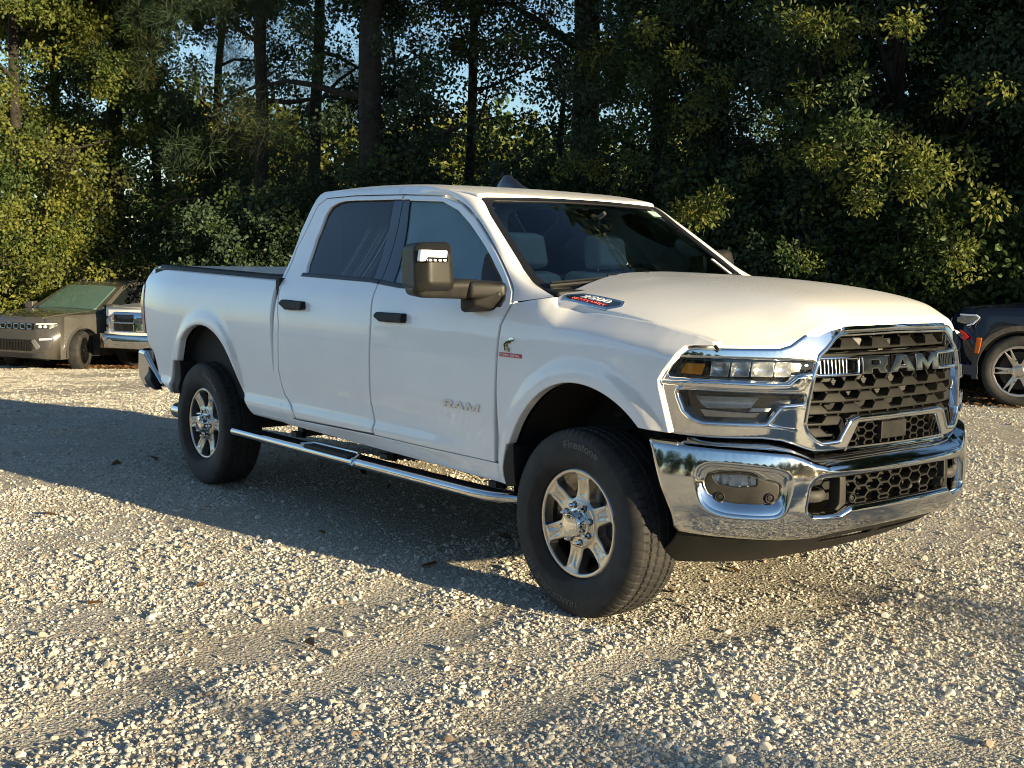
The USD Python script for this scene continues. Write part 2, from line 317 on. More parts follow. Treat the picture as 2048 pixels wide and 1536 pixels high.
varied('grille_plastic', (.008, .0078, .0075), (.016, .015, .0135), 9.0, rough=.5, bump=.0004, bscale=260, rough2=.62, spec=.2)
varied('dark_chrome', (.40, .41, .43), (.30, .31, .33), 20.0, rough=.12, metal=1.0, rough2=.2)
plain('badge_silver', (.60, .61, .63), .32, .7)
plain('dew_mark', (.46, .45, .42), .5)
plain('wheel_well', (.012, .012, .012), .75)
plain('antenna_black', (.012, .013, .015), .25, 0, .8)
plain('sticker_green', (.35, .55, .45), .5)
varied('lamp_reflector', (.86, .86, .85), (.70, .70, .70), 30.0, rough=.22, metal=.75, bump=.004, bscale=45)
varied('lamp_pale', (.80, .78, .72), (.60, .58, .53), 22.0, rough=.3, metal=.15, bump=.002, bscale=60)
M('radiator_fins', {'tc': ('texture_coordinate', {}), 'w': ('wave_texture', {'wave_type': 'bands', 'bands_direction': 'z', 'scale': 40.0}), 'r': ('rgb_ramp', {'ramp': [(.2, (.01, .01, .01)), (.8, (.06, .06, .06))]}), 'p': ('principled_bsdf', {'roughness': .6})},
    [('tc.object', 'w.vector'), ('w.fac', 'r.fac'), ('r.color', 'p.base_color')])

# outlines of the pickup side panels, (x, z) in metres
TR = {'bed': [[-2.8003, 1.3999], [-2.7743, 1.1457], [-2.7485, 0.9113], [-2.7106, 0.7824], [-2.638, 0.685], [-2.5913, 0.5515], [-3.0621, 0.5571], [-3.1014, 0.6238], [-3.2133, 0.7372], [-3.2399, 0.8037], [-3.3126, 0.9116], [-3.4096, 0.9888], [-3.5117, 1.044], [-3.6536, 1.0783], [-3.7816, 1.0848], [-3.8955, 1.0733], [-3.9899, 1.0324], [-4.0615, 0.9749], [-4.1318, 0.8226], [-4.2201, 0.8158], [-4.2621, 0.5793], [-4.4121, 0.6361], [-4.538, 0.6921], [-4.6221, 0.8401], [-4.7376, 0.9011], [-4.7886, 0.9805], [-4.9224, 1.3281], [-4.9447, 1.4023], [-4.917, 1.4601], [-2.7954, 1.4171]],
'rdoor': [[-2.6441, 1.9192], [-2.7209, 1.8767], [-2.8003, 1.6157], [-2.7654, 1.4544], [-2.6787, 1.1507], [-2.6825, 0.8771], [-2.6556, 0.7869], [-2.6194, 0.7294], [-2.4914, 0.6472], [-2.4688, 0.5992], [-1.6131, 0.6155], [-1.609, 0.6744], [-1.6526, 0.7865], [-1.6533, 0.8798], [-1.65, 1.2047], [-1.6983, 1.422], [-1.8052, 1.9161], [-2.3204, 1.9259]],
'fdoor': [[-1.8052, 1.9161], [-1.4302, 1.8989], [-1.2278, 1.8518], [-1.0737, 1.7778], [-0.7998, 1.6008], [-0.6233, 1.4809], [-0.5374, 1.4193], [-0.5026, 1.366], [-0.5428, 1.2647], [-0.547, 1.1827], [-0.5524, 1.0639], [-0.5583, 0.9563], [-0.5741, 0.6045], [-1.6092, 0.6101], [-1.609, 0.6744], [-1.6526, 0.7865], [-1.6533, 0.8798], [-1.65, 1.2047], [-1.6983, 1.422]],
'rwin': [[-2.5281, 1.4591], [-2.5705, 1.5144], [-2.6032, 1.6677], [-2.5857, 1.8115], [-2.5546, 1.8571], [-2.4928, 1.8813], [-2.4218, 1.8907], [-2.2885, 1.8912], [-1.8884, 1.8851], [-1.7851, 1.4394]],
'bpil': [[-1.8883, 1.8852], [-1.7301, 1.8808], [-1.5697, 1.4265], [-1.7851, 1.4394]],
'fwin': [[-1.7186, 1.8752], [-1.4066, 1.8614], [-1.2418, 1.8114], [-1.104, 1.7384], [-0.9056, 1.6201], [-0.7917, 1.5435], [-0.7153, 1.4832], [-0.6204, 1.3746], [-1.5621, 1.4237]],
'fender': [[-0.2701, 1.4005], [-0.2134, 1.3593], [-0.1213, 1.346], [0.0943, 1.3381], [0.3494, 1.3174], [0.5645, 1.2817], [0.5958, 1.2785], [0.6718, 1.2603], [0.6999, 1.2417], [0.5989, 1.2379], [0.5729, 1.233], [0.5501, 1.1908], [0.5012, 1.1324], [0.4797, 1.0977], [0.4839, 1.0666], [0.5079, 0.9941], [0.5419, 0.8838], [0.3903, 0.8891], [0.315, 0.9475], [0.2266, 0.9984], [0.1154, 1.031], [-0.0139, 1.0335], [-0.1592, 1.0053], [-0.2622, 0.9496], [-0.3485, 0.8594], [-0.3797, 0.8244], [-0.4175, 0.717], [-0.4602, 0.7114], [-0.5142, 0.5254]],
'belt': [[-2.5753, 1.4558], [-1.7891, 1.4393], [-1.4876, 1.4175], [-0.7645, 1.3932], [-0.6315, 1.3742]],
'rh': [[-2.6741, 1.2803], [-2.6389, 1.3048], [-2.3902, 1.3013], [-2.3606, 1.255], [-2.5769, 1.2457]],
'fh': [[-1.6089, 1.2527], [-1.5845, 1.2767], [-1.3244, 1.2793], [-1.3147, 1.2312], [-1.539, 1.2276]],
'cabrear': [[-2.4555, 1.972], [-2.7219, 1.9617], [-2.7471, 1.9456], [-2.7625, 1.9145], [-2.8195, 1.7208], [-2.8009, 1.485], [-2.7627, 1.3875]],
'sail': [[-0.873, 1.6037], [-0.8262, 1.5745], [-0.7463, 1.5222], [-0.6634, 1.4714], [-0.583, 1.4155], [-0.5553, 1.3783], [-0.5686, 1.3428], [-0.6813, 1.3382], [-0.7727, 1.4096], [-0.8409, 1.4906], [-0.876, 1.5672]],
'tr0': [[0.2491, -0.5623], [0.2796, -0.546], [0.3153, -0.5356], [0.3659, -0.5298], [0.4639, -0.5353], [0.5136, -0.543], [0.5543, -0.5471], [0.622, -0.553], [0.6472, -0.5581], [0.6694, -0.5601]],
'tr1': [[0.3028, -0.5281], [0.2852, -0.4902], [0.2711, -0.4432]],
'tr2': [[0.3414, -0.5242], [0.3158, -0.4772], [0.3101, -0.4476]],
'tr3': [[0.3714, -0.5236], [0.3607, -0.4868], [0.3448, -0.4344]],
'tr4': [[0.4225, -0.513], [0.4128, -0.4773], [0.3987, -0.4202]],
'tr5': [[0.4954, -0.5253], [0.5216, -0.5369], [0.5366, -0.5389]],
'tr6': [[0.6346, -0.4201], [0.6493, -0.4817], [0.6623, -0.4882], [0.7067, -0.4897], [0.7469, -0.4928], [0.7846, -0.4991], [0.8154, -0.4972]]}
# ---------------------------------------------------------------- ground
def gz(x, y):
    t = -np.asarray(x, float)*.97+np.asarray(y, float)*.24
    return -.052*np.log1p(np.exp(np.clip((t-6.5)/1.2, -30, 30)))*1.2
TRACKS = [((.05, -3.5), (-.48, -2.3), (-1.0, -.75), .15), ((.16, -2.6), (-.09, -1.77), (-.30, -1.05), .11), ((.76, -2.0), (.56, -.98), (.50, .5), .12)]
def track(x, y):
    """1 inside a wheel track of packed fines."""
    out = np.zeros(np.broadcast(x, y).shape)
    for a, b, c, w in TRACKS:
        L = LineString([a, b, c]); out = np.maximum(out, sstep(w*1.5, w*.5, shapely.distance(shapely.points(x, y), L)))
    return out
def relief(x, y):
    p = np.stack([x, y, 0*x], -1)
    z = .028*(meshkit.fbm(p*.9, 3, 3)-.5)+.013*(meshkit.fbm(p*4.5, 3, 9)-.5)+.006*(meshkit.noise(p*16, 5)-.5)
    tr = track(x, y)
    u = x*.80+y*.60
    return z*(1-.6*tr)-.008*tr+.0035*tr*np.sin(u*2*math.pi/.045)*meshkit.noise(p*3, 4)
def damp(x, y): return sstep(1.0, .35, np.hypot((x+1.8)/2.6, (y)/1.2))*.0
def gh(x, y): return gz(x, y)+relief(x, y)*sstep(40, 12, np.hypot(x, y))
def grid(x0, x1, y0, y1, h, dz=0.0, hole=None):
    nx, ny = int(round((x1-x0)/h))+1, int(round((y1-y0)/h))+1
    X, Y = np.meshgrid(np.linspace(x0, x1, nx), np.linspace(y0, y1, ny), indexing='ij')
    Z = gh(X, Y)+dz; i, j = np.meshgrid(np.arange(nx-1), np.arange(ny-1), indexing='ij'); q = (i*ny+j).reshape(-1)
    if hole is not None:
        cx, cy = (X[:-1, :-1]+h/2).reshape(-1), (Y[:-1, :-1]+h/2).reshape(-1)
        q = q[~((cx > hole[0]) & (cx < hole[1]) & (cy > hole[2]) & (cy < hole[3]))]
    return TM(np.stack([X, Y, Z], -1).reshape(-1, 3), np.vstack([np.stack([q, q+ny, q+ny+1], 1), np.stack([q, q+ny+1, q+1], 1)]))
M('gravel', {'tc': ('texture_coordinate', {}), 'v': ('voronoi_texture', {'scale': 62.0, 'randomness': 1.0}), 'v2': ('voronoi_texture', {'scale': 150.0}), 'n': ('noise_texture', {'scale': .9, 'detail': 6, 'roughness': .65}), 'n3': ('noise_texture', {'scale': 9.0, 'detail': 4}),
    'sp': ('separate_color', {}), 'r': ('rgb_ramp', {'ramp': [(0, (.35, .33, .285)), (.25, (.43, .405, .35)), (.6, (.50, .47, .405)), (1, (.58, .55, .48))]}),
    'r2': ('rgb_ramp', {'ramp': [(.30, (.80, .74, .66)), (.62, (1.0, .98, .95))]}), 'mx': ('mix_color', {'blend_type': 'multiply', 'fac': 1.0}),
    'inv': ('math', {'math_type': 'multiply_add', 'value2': -1.0, 'value3': .5}), 'inv2': ('math', {'math_type': 'multiply_add', 'value2': -.4, 'value3': .2}), 'ad': ('math', {'math_type': 'add'}),
    'b': ('bump', {'strength': 1.0, 'distance': .010}), 'p': ('principled_bsdf', {'roughness': .92, 'specular_ior_level': .25})},
    [('tc.object', 'v.vector'), ('tc.object', 'v2.vector'), ('tc.object', 'n.vector'), ('tc.object', 'n3.vector'), ('v.color', 'sp.color'), ('sp.r', 'r.fac'), ('n.fac', 'r2.fac'), ('r.color', 'mx.a'), ('r2.color', 'mx.b'), ('mx.result', 'p.base_color'),
     ('v.distance', 'inv.value1'), ('v2.distance', 'inv2.value1'), ('inv.value', 'ad.value1'), ('inv2.value', 'ad.value2'), ('ad.value', 'b.height'), ('b.normal', 'p.normal')])
N0 = (-7.0, 4.2, -4.6, 3.0)
gm = cat(grid(*N0, .035), grid(-26, 10, -12, 26, .25, 0, (-7.0, 4.2, -4.6, 3.0)))
# far sheet out to the horizon, a ring of coarse cells round the two finer ones
def ring_sheet():
    xs = np.concatenate([np.linspace(-400, -60, 8), np.linspace(-50, -26, 7), np.linspace(-26, 10, 10)[1:], np.linspace(18, 60, 6), np.linspace(90, 400, 6)])
    ys = np.concatenate([np.linspace(-400, -60, 8), np.linspace(-44, -12, 5), np.linspace(-12, 26, 10)[1:], np.linspace(34, 60, 4), np.linspace(90, 400, 6)])
    X, Y = np.meshgrid(xs, ys, indexing='ij'); Z = np.maximum(gz(X, Y), -3.0); n = len(ys); i, j = np.meshgrid(np.arange(len(xs)-1), np.arange(n-1), indexing='ij')
    cx, cy = (X[:-1, :-1]+X[1:, 1:])/2, (Y[:-1, :-1]+Y[1:, 1:])/2
    q = (i*n+j)[~((cx > -26) & (cx < 10) & (cy > -12) & (cy < 26))]
    return TM(np.stack([X, Y, Z], -1).reshape(-1, 3), np.vstack([np.stack([q, q+n, q+n+1], 1), np.stack([q, q+n+1, q+1], 1)]))
ground = obj('gravel_ground', cat(gm, ring_sheet()), 'gravel', smooth=True, kind='structure')
# ---------------------------------------------------------------- loose stones
def instancer(name, parent, protos, mats, pos, idx, quat, scale, label=None, cat_=None, kind='stuff', group=None):
    pp = path_of(parent); p = pp+'/'+numbered(pp, name)
    pi = UsdGeom.PointInstancer.Define(stage, p)
    rel = pi.CreatePrototypesRel()
    for k, (m, mt) in enumerate(zip(protos, mats)):
        usdkit.mesh(stage, f'{p}/piece_{k:03d}', m, '/World/Looks/'+mt, False); rel.AddTarget(f'{p}/piece_{k:03d}')
    pi.CreatePositionsAttr(Vt.Vec3fArray.FromNumpy(np.ascontiguousarray(pos, np.float32))); pi.CreateProtoIndicesAttr(Vt.IntArray.FromNumpy(np.ascontiguousarray(idx, np.int32)))
    pi.CreateOrientationsAttr(Vt.QuathArray([Gf.Quath(float(w), float(x), float(y), float(z)) for w, x, y, z in quat]))
    pi.CreateScalesAttr(Vt.Vec3fArray.FromNumpy(np.ascontiguousarray(scale, np.float32)))
    return key(pi, label=label, category=cat_, kind=kind, group=group)
def rquat(rng, n):
    q = rng.normal(size=(n, 4)); return q/np.linalg.norm(q, axis=1, keepdims=True)
rng = np.random.default_rng(7)
def stone(k):
    r = np.random.default_rng(100+k); m = trimesh.creation.icosphere(1, 1.0)
    v = m.vertices*(1+.45*(meshkit.noise(m.vertices*1.4+k*7.3, k)-.5)[:, None])
    for _ in range(5):
        n = r.normal(size=3); n /= np.linalg.norm(n); h = r.uniform(.55, .8); d = v@n; v = v-np.maximum(d-h, 0)[:, None]*n
    return TM(v*np.array([1, r.uniform(.65, .95), r.uniform(.45, .75)]), m.faces)
for nm, c0, c1 in (('stone_pale', (.49, .465, .41), (.61, .58, .515)), ('stone_buff', (.41, .385, .33), (.51, .48, .41)), ('stone_grey', (.27, .255, .22), (.38, .355, .30)), ('stone_rust', (.27, .20, .15), (.36, .29, .22))):
    M(nm, {'o': ('object_info', {}), 'tc': ('texture_coordinate', {}), 'n': ('noise_texture', {'scale': 2.5, 'detail': 3}), 'a': ('math', {'math_type': 'multiply_add', 'value2': .5, 'value3': 0.25}), 'r': ('rgb_ramp', {'ramp': [(.2, c0), (.8, c1)]}), 'p': ('principled_bsdf', {'roughness': .9, 'specular_ior_level': .25})},
      [('tc.object', 'n.vector'), ('o.random', 'a.value1'), ('a.value', 'r.fac'), ('r.color', 'p.base_color')])
def scatter_stones(n):
    # polar about the middle of the near lot: even in range, so thinner with distance, as far as single stones can be told apart
    r = rng.uniform(2.6, 30, int(n*1.5)); a = rng.uniform(math.radians(110), math.radians(172), len(r))
    x, y = 3.9+r*np.cos(a), -4.5+r*np.sin(a)
    keep = rng.random(len(r)) > .80*track(x, y)
    cl = meshkit.fbm(np.stack([x*1.1, y*1.1, 0*x], -1), 3, 21); keep &= rng.random(len(r)) < .25+1.5*sstep(.36, .62, cl)
    x, y, r = x[keep][:n], y[keep][:n], r[keep][:n]
    s = np.exp(rng.normal(math.log(.0050), .50, len(x))); s = np.clip(s, .0032, .026)
    z = gh(x, y)+s*.18
    idx = rng.choice(8, len(x), p=[.20, .18, .18, .14, .12, .08, .06, .04])
    q = np.zeros((len(x), 4)); t = rng.uniform(0, 2*math.pi, len(x)); tilt = rng.normal(0, .25, (len(x), 2))
    q[:, 0] = np.cos(t/2); q[:, 3] = np.sin(t/2); q[:, 1:3] = tilt; q /= np.linalg.norm(q, axis=1, keepdims=True)
    return np.stack([x, y, z], 1), idx, q, np.repeat(s[:, None], 3, 1)
def litter(n):
    # fallen leaves: a band along the foot of the trees and a few strays on the lot
    t = rng.random(n); k = rng.random(n) < .9975
    bx_ = np.where(k, -24+21*t, rng.uniform(-6, 2.6, n)); by = np.where(k, np.interp(bx_, [-24, -19.5, -15, -8, -3], [3.2, 4.2, 7.6, 8.6, 9.0])+np.abs(rng.normal(0, .55, n))*rng.choice([-.45, 1.6], n), rng.uniform(-4, 1.5, n))
    s = rng.uniform(.6, 1.3, n); a = rng.uniform(0, 2*math.pi, n); q = np.zeros((n, 4)); q[:, 0] = np.cos(a/2); q[:, 3] = np.sin(a/2); q[:, 1:3] = rng.normal(0, .18, (n, 2)); q /= np.linalg.norm(q, axis=1, keepdims=True)
    return np.stack([bx_, by, gh(bx_, by)+.012], 1), rng.integers(0, 3, n), q, np.repeat(s[:, None], 3, 1)
def flat_leaf(c): return TM([(-.04, 0, 0), (-.015, .022, c), (.02, .018, c*.6), (.045, 0, 0), (.02, -.018, c*.8), (-.015, -.022, c*1.2)], [(0, 2, 1), (0, 3, 2), (0, 4, 3), (0, 5, 4)])
instancer('loose_gravel', '/World', [stone(k) for k in range(8)], ['stone_pale', 'stone_buff', 'stone_buff', 'stone_pale', 'stone_grey', 'stone_pale', 'stone_grey', 'stone_rust'], *scatter_stones(520000), label='loose pale crushed stone covering the lot', cat_='gravel')
# ---------------------------------------------------------------- trees
def leaf_mat(name, ramp, trans):
    M(name, {'o': ('object_info', {}), 'g': ('geometry', {}), 'ad': ('math', {'math_type': 'add'}), 'hf': ('math', {'math_type': 'multiply', 'value2': .5}), 'r': ('rgb_ramp', {'ramp': ramp}), 'd': ('principled_bsdf', {'roughness': .5, 'specular_ior_level': .35}),
        't': ('translucent_bsdf', {}), 'm': ('mix_closure', {'fac': trans})},
      [('o.random', 'ad.value1'), ('g.random_per_island', 'ad.value2'), ('ad.value', 'hf.value1'), ('hf.value', 'r.fac'), ('r.color', 'd.base_color'), ('r.color', 't.color'), ('d.BSDF', 'm.closure1'), ('t.BSDF', 'm.closure2')], surface='m.closure')
leaf_mat('leaf_green', [(.0, (.035, .060, .018)), (.5, (.065, .105, .026)), (1, (.115, .145, .036))], .32)
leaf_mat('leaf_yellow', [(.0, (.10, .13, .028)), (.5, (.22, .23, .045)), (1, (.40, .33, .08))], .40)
leaf_mat('leaf_olive', [(.0, (.045, .052, .018)), (.5, (.085, .09, .028)), (1, (.14, .12, .045))], .28)
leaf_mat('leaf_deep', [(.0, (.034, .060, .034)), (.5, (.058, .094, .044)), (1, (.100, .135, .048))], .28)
leaf_mat('leaf_brown', [(.0, (.09, .045, .02)), (.5, (.16, .09, .04)), (1, (.26, .16, .07))], .2)
instancer('leaf_litter', '/World', [flat_leaf(.006), flat_leaf(.012), flat_leaf(.02)], ['leaf_brown', 'leaf_brown', 'leaf_brown'], *litter(16000), label='brown fallen leaves strewn along the foot of the trees and parked vehicles', cat_='leaves')
varied('bark', (.018, .015, .013), (.042, .036, .030), 7.0, rough=.95, bump=.02, bscale=18)
def leaf_cluster(seed, n, R, L, aspect=.5, droop=.3, flat=.7, needle=False):
    r = np.random.default_rng(seed)
    c = r.normal(size=(n, 3)); c /= np.linalg.norm(c, axis=1, keepdims=True); c *= (R*r.random(n)**.45)[:, None]; c[:, 2] *= flat
    d = c/np.maximum(np.linalg.norm(c, axis=1, keepdims=True), 1e-6)*.8+r.normal(size=(n, 3))*.7; d[:, 2] -= droop; d /= np.linalg.norm(d, axis=1, keepdims=True)
    s = np.cross(d, r.normal(size=(n, 3))); s /= np.linalg.norm(s, axis=1, keepdims=True); nn = np.cross(d, s)
    l = (L*r.uniform(.6, 1.25, n))[:, None]; w = l*aspect*.5
    if needle:
        w = np.full((n, 1), .006); v = np.stack([c, c+d*l*.5+s*w, c+d*l], 1); f = np.arange(n)[:, None]*3+np.array([[0, 1, 2]]); return TM(v.reshape(-1, 3), f)
    v = np.stack([c, c+d*l*.30+s*w*.8+nn*w*.25, c+d*l*.62+s*w*.95+nn*w*.3, c+d*l, c+d*l*.62-s*w*.95+nn*w*.3, c+d*l*.30-s*w*.8+nn*w*.25], 1)
    i = np.arange(n)[:, None]*6
    f = np.concatenate([i+np.array([[0, 1, 2]]), i+np.array([[0, 2, 3]]), i+np.array([[0, 3, 4]]), i+np.array([[0, 4, 5]])])
    return TM(v.reshape(-1, 3), f)
CL = {'leaf': [leaf_cluster(11+k, 120, .38, .085, .62, .35) for k in range(5)], 'oak': [leaf_cluster(31+k, 110, .36, .095, .42, .1) for k in range(5)],
      'needle': [leaf_cluster(51+k, 190, .30, .20, .1, .1, 1.0, True) for k in range(3)], 'coarse': [leaf_cluster(71+k, 46, 1.0, .46, .6, .2) for k in range(3)],
      'vine': [leaf_cluster(91+k, 90, .32, .08, .8, .5) for k in range(4)]}
def trunk_mesh(h, r0, r1, lean, seed, base_z=0.0, limbs=6, first=.25):
    r = np.random.default_rng(seed)
    z = np.linspace(-.3, h, 14); wob = np.cumsum(r.normal(0, .05, (14, 2)), 0); px = wob[:, 0]+lean[0]*np.clip(z, 0, 99)/h; py = wob[:, 1]+lean[1]*np.clip(z, 0, 99)/h
    rad = r1+(r0-r1)*(1-np.clip(z/h, 0, 1))**.8+.6*r0*np.exp(-np.clip(z, 0, 9)/.25)*.4
    P = np.stack([px, py, z], 1); tr = tube(P, rad, 10); tips, lm = [], []
    for k in range(limbs):
        t = first+(.95-first)*(k+.5*r.random())/limbs; i = int(t*13); p0 = P[i]; a = r.uniform(0, 2*math.pi); L = (1.1+2.2*(1-t))*r.uniform(.7, 1.2)*(h/12)**.5
        d = np.array([math.cos(a), math.sin(a), r.uniform(.15, .8)]); q = [p0]
        for s_ in range(5): d = d+r.normal(0, .18, 3); d /= np.linalg.norm(d); q.append(q[-1]+d*L/5)
        q = np.array(q); lm.append(tube(q, np.linspace(rad[i]*.45, .012, 6), 6)); tips += list(q[2:])
    return tr, lm, np.array(tips), P
def tree(name, label, x, y, h, R, kind, mats, seed, n=150, zlo=2.0, r0=.16, lean=(0, 0), group='trees along the back edge of the lot', zcap=9.5, flat=1.0, cl_scale=1.0, gaps=.5, sprays=(), limbs=9, coarse_top=True, first=.25):
    r = np.random.default_rng(seed); g0 = float(gz(x, y))
    t = thing(name, label, 'tree' if name != 'shrub' else 'shrub', (x, y, g0), 0, group)
    tr, lm, tips, P = trunk_mesh(h, r0, r0*.35, lean, seed, limbs=limbs, first=first)
    obj('trunk', tr, 'bark', t, True)
    for m in lm: obj('limb', m, 'bark', t, True)
    m_ = 5*n; q = r.normal(size=(m_, 3)); q /= np.linalg.norm(q, axis=1, keepdims=True); q *= (r.random(m_)**.42)[:, None]
    ctr = (zlo+h)/2; p = np.stack([q[:, 0]*R, q[:, 1]*R, ctr+q[:, 2]*(h-zlo)/2], 1)
    p[:, :2] += np.stack([np.interp(p[:, 2], P[:, 2], P[:, 0]), np.interp(p[:, 2], P[:, 2], P[:, 1])], 1)
    nz = meshkit.fbm(p*.55+seed*3.1, 3, seed); p = p[nz > np.quantile(nz, gaps)]
    lo = p[p[:, 2] < zcap][:n]
    if len(tips): lo = np.vstack([lo, tips[tips[:, 2] < zcap]+r.normal(0, .15, (int((tips[:, 2] < zcap).sum()), 3))])
    ks = CL[kind]; mt = [mats[k % len(mats)] for k in range(len(ks))]
    instancer('crown', t, ks, mt, lo, r.integers(0, len(ks), len(lo)), rquat(r, len(lo)) if kind == 'needle' else yquat(r, len(lo)), np.repeat(r.uniform(.75, 1.3, (len(lo), 1))*cl_scale, 3, 1))
    for sx, sy, sz, sn, ss in sprays:                 # outer twigs that reach past the shade of the row
        c = np.array([sx-x, sy-y, sz-g0]); i = int(np.argmin(np.abs(P[:, 2]-c[2]+.3))); a = P[i]; w_ = np.linspace(0, 1, 7)[:, None]
        obj('limb', tube(a*(1-w_)+c*w_+np.array([0, 0, .35])*np.sin(w_*math.pi), np.linspace(.045, .008, 7), 6), 'bark', t, True)
        sp = c+r.normal(0, ss, (sn, 3))*np.array([1, .5, .7])
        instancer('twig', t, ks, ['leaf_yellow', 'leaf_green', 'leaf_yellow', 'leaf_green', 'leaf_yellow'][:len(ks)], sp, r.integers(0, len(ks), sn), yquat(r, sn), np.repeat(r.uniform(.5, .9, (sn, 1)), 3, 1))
    hi = p[p[:, 2] >= zcap-.8][:int(n*.35)]
    if coarse_top and len(hi): instancer('upper_crown', t, CL['coarse'], [mats[0]]*3, hi, r.integers(0, 3, len(hi)), yquat(r, len(hi)), np.repeat(r.uniform(.8, 1.2, (len(hi), 1)), 3, 1))
    return t
def yquat(r, n):
    a = r.uniform(0, 2*math.pi, n); q = np.zeros((n, 4)); q[:, 0] = np.cos(a/2); q[:, 3] = np.sin(a/2); q[:, 1:3] = r.normal(0, .2, (n, 2)); return q/np.linalg.norm(q, axis=1, keepdims=True)
YG = ['leaf_yellow', 'leaf_green', 'leaf_yellow']; YO = ['leaf_yellow', 'leaf_yellow', 'leaf_olive']; YB = ['leaf_yellow', 'leaf_brown', 'leaf_olive']; GD = ['leaf_green', 'leaf_deep']; DG = ['leaf_deep', 'leaf_green', 'leaf_deep']; GG = ['leaf_green', 'leaf_green']
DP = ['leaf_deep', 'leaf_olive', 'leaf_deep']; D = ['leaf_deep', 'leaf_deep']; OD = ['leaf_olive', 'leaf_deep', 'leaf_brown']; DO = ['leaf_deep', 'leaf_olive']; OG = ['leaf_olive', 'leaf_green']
tree('sweetgum_tree', 'tall sunlit yellow-green sweetgum at the left edge behind the parked SUVs', -24.43, 3.98, h=14, R=3.1, kind='leaf', mats=YG, seed=1, n=520, zlo=1.2, r0=0.16)
tree('sweetgum_tree', 'sunlit yellowing sweetgum second from the left edge, beside the bare pine trunk', -27.92, 6.21, h=15, R=2.7, kind='leaf', mats=YG, seed=2, n=330, zlo=1.5, r0=0.15)
tree('sapling', 'low sunlit yellow sapling behind the windshield of the dark grey SUV', -23.05, 4.36, h=5.2, R=1.75, kind='leaf', mats=YO, seed=3, n=120, zlo=0.2, r0=0.05, limbs=5, coarse_top=False)
tree('pine_tree', 'straight bare pine trunk with sky gaps on both sides, left of centre', -24.67, 6.39, h=18, R=2.0, kind='needle', mats=DP, seed=4, n=60, zlo=5.2, r0=0.23, limbs=4, first=0.5)
tree('maple_tree', 'half-lit green maple between the bare pine trunk and the dark pines', -24.76, 7.50, h=13, R=2.5, kind='leaf', mats=GD, seed=5, n=170, zlo=2.2, r0=0.13)
tree('maple_tree', 'slim dark maple with small sky gaps behind the pickup bed', -22.91, 7.98, h=13, R=2.4, kind='leaf', mats=DG, seed=6, n=170, zlo=1.5, r0=0.12)
tree('pine_tree', 'dark full pine with drooping needles above the pickup bed', -19.69, 7.74, h=15, R=2.9, kind='needle', mats=DP, seed=7, n=270, zlo=1.0, r0=0.17)
tree('pine_tree', 'dark pine left of the thick ivy trunk above the rear window', -19.56, 9.02, h=15, R=2.6, kind='needle', mats=DP, seed=8, n=190, zlo=0.8, r0=0.16)
tree('poplar_tree', 'thick dark trunk wrapped in ivy rising above the rear door', -16.87, 8.64, h=18, R=1.9, kind='vine', mats=DG, seed=9, n=150, zlo=0.5, r0=0.27, limbs=6)
tree('sapling', 'thin twin-stemmed sapling against the largest patch of sky', -17.33, 9.75, h=9, R=1.2, kind='leaf', mats=D, seed=10, n=60, zlo=2.2, r0=0.055, limbs=8)
tree('maple_tree', 'maple with brownish leaves right of the largest patch of sky', -17.36, 11.44, h=13, R=2.1, kind='leaf', mats=OD, seed=11, n=130, zlo=1.8, r0=0.13)
tree('water_oak', 'big dark forked trunk spreading limbs above the windshield', -14.69, 12.32, h=17, R=3.0, kind='leaf', mats=DG, seed=12, sprays=[(-11.17, 8.88, 3.20, 2, 0.08), (-10.89, 9.48, 4.73, 2, 0.08), (-11.22, 9.63, 5.17, 2, 0.08), (-11.58, 9.67, 3.12, 2, 0.08), (-11.87, 9.83, 5.01, 1, 0.08), (-12.29, 8.95, 1.90, 1, 0.08), (-11.81, 9.45, 2.07, 1, 0.08), (-11.95, 8.52, 5.17, 2, 0.08), (-10.66, 9.67, 2.07, 1, 0.08)], n=170, zlo=1.5, r0=0.33, limbs=12, first=0.18)
tree('maple_tree', 'dark maple right of the big forked trunk', -13.33, 13.01, h=14, R=2.5, kind='leaf', mats=DO, seed=13, sprays=[(-9.45, 9.06, 5.12, 1, 0.08), (-9.31, 9.63, 3.82, 1, 0.08), (-10.43, 9.57, 1.71, 2, 0.08), (-10.06, 9.45, 5.09, 1, 0.08), (-10.42, 9.72, 4.22, 1, 0.08), (-10.65, 9.59, 2.62, 1, 0.08), (-9.93, 8.95, 3.14, 2, 0.08), (-9.58, 9.77, 3.73, 1, 0.08), (-9.88, 8.60, 1.95, 1, 0.08)], n=220, zlo=1.2, r0=0.2)
tree('water_oak', 'dense dark oak above the hood with one sunlit twig near the pillar', -10.33, 11.70, h=14, R=2.8, kind='oak', mats=DG, seed=14, sprays=[(-7.64, 8.35, 2.40, 5, 0.12), (-7.78, 8.22, 2.26, 3, 0.10), (-8.51, 8.92, 3.67, 1, 0.08), (-8.55, 8.61, 4.53, 2, 0.08), (-8.68, 9.30, 4.07, 2, 0.08), (-8.57, 9.72, 5.14, 1, 0.08), (-8.23, 10.03, 3.40, 1, 0.08), (-8.67, 9.87, 4.07, 2, 0.08), (-8.07, 8.46, 2.38, 1, 0.08), (-7.83, 9.44, 2.90, 1, 0.08), (-8.15, 9.05, 4.15, 1, 0.08)], n=430, zlo=0.8, r0=0.17)
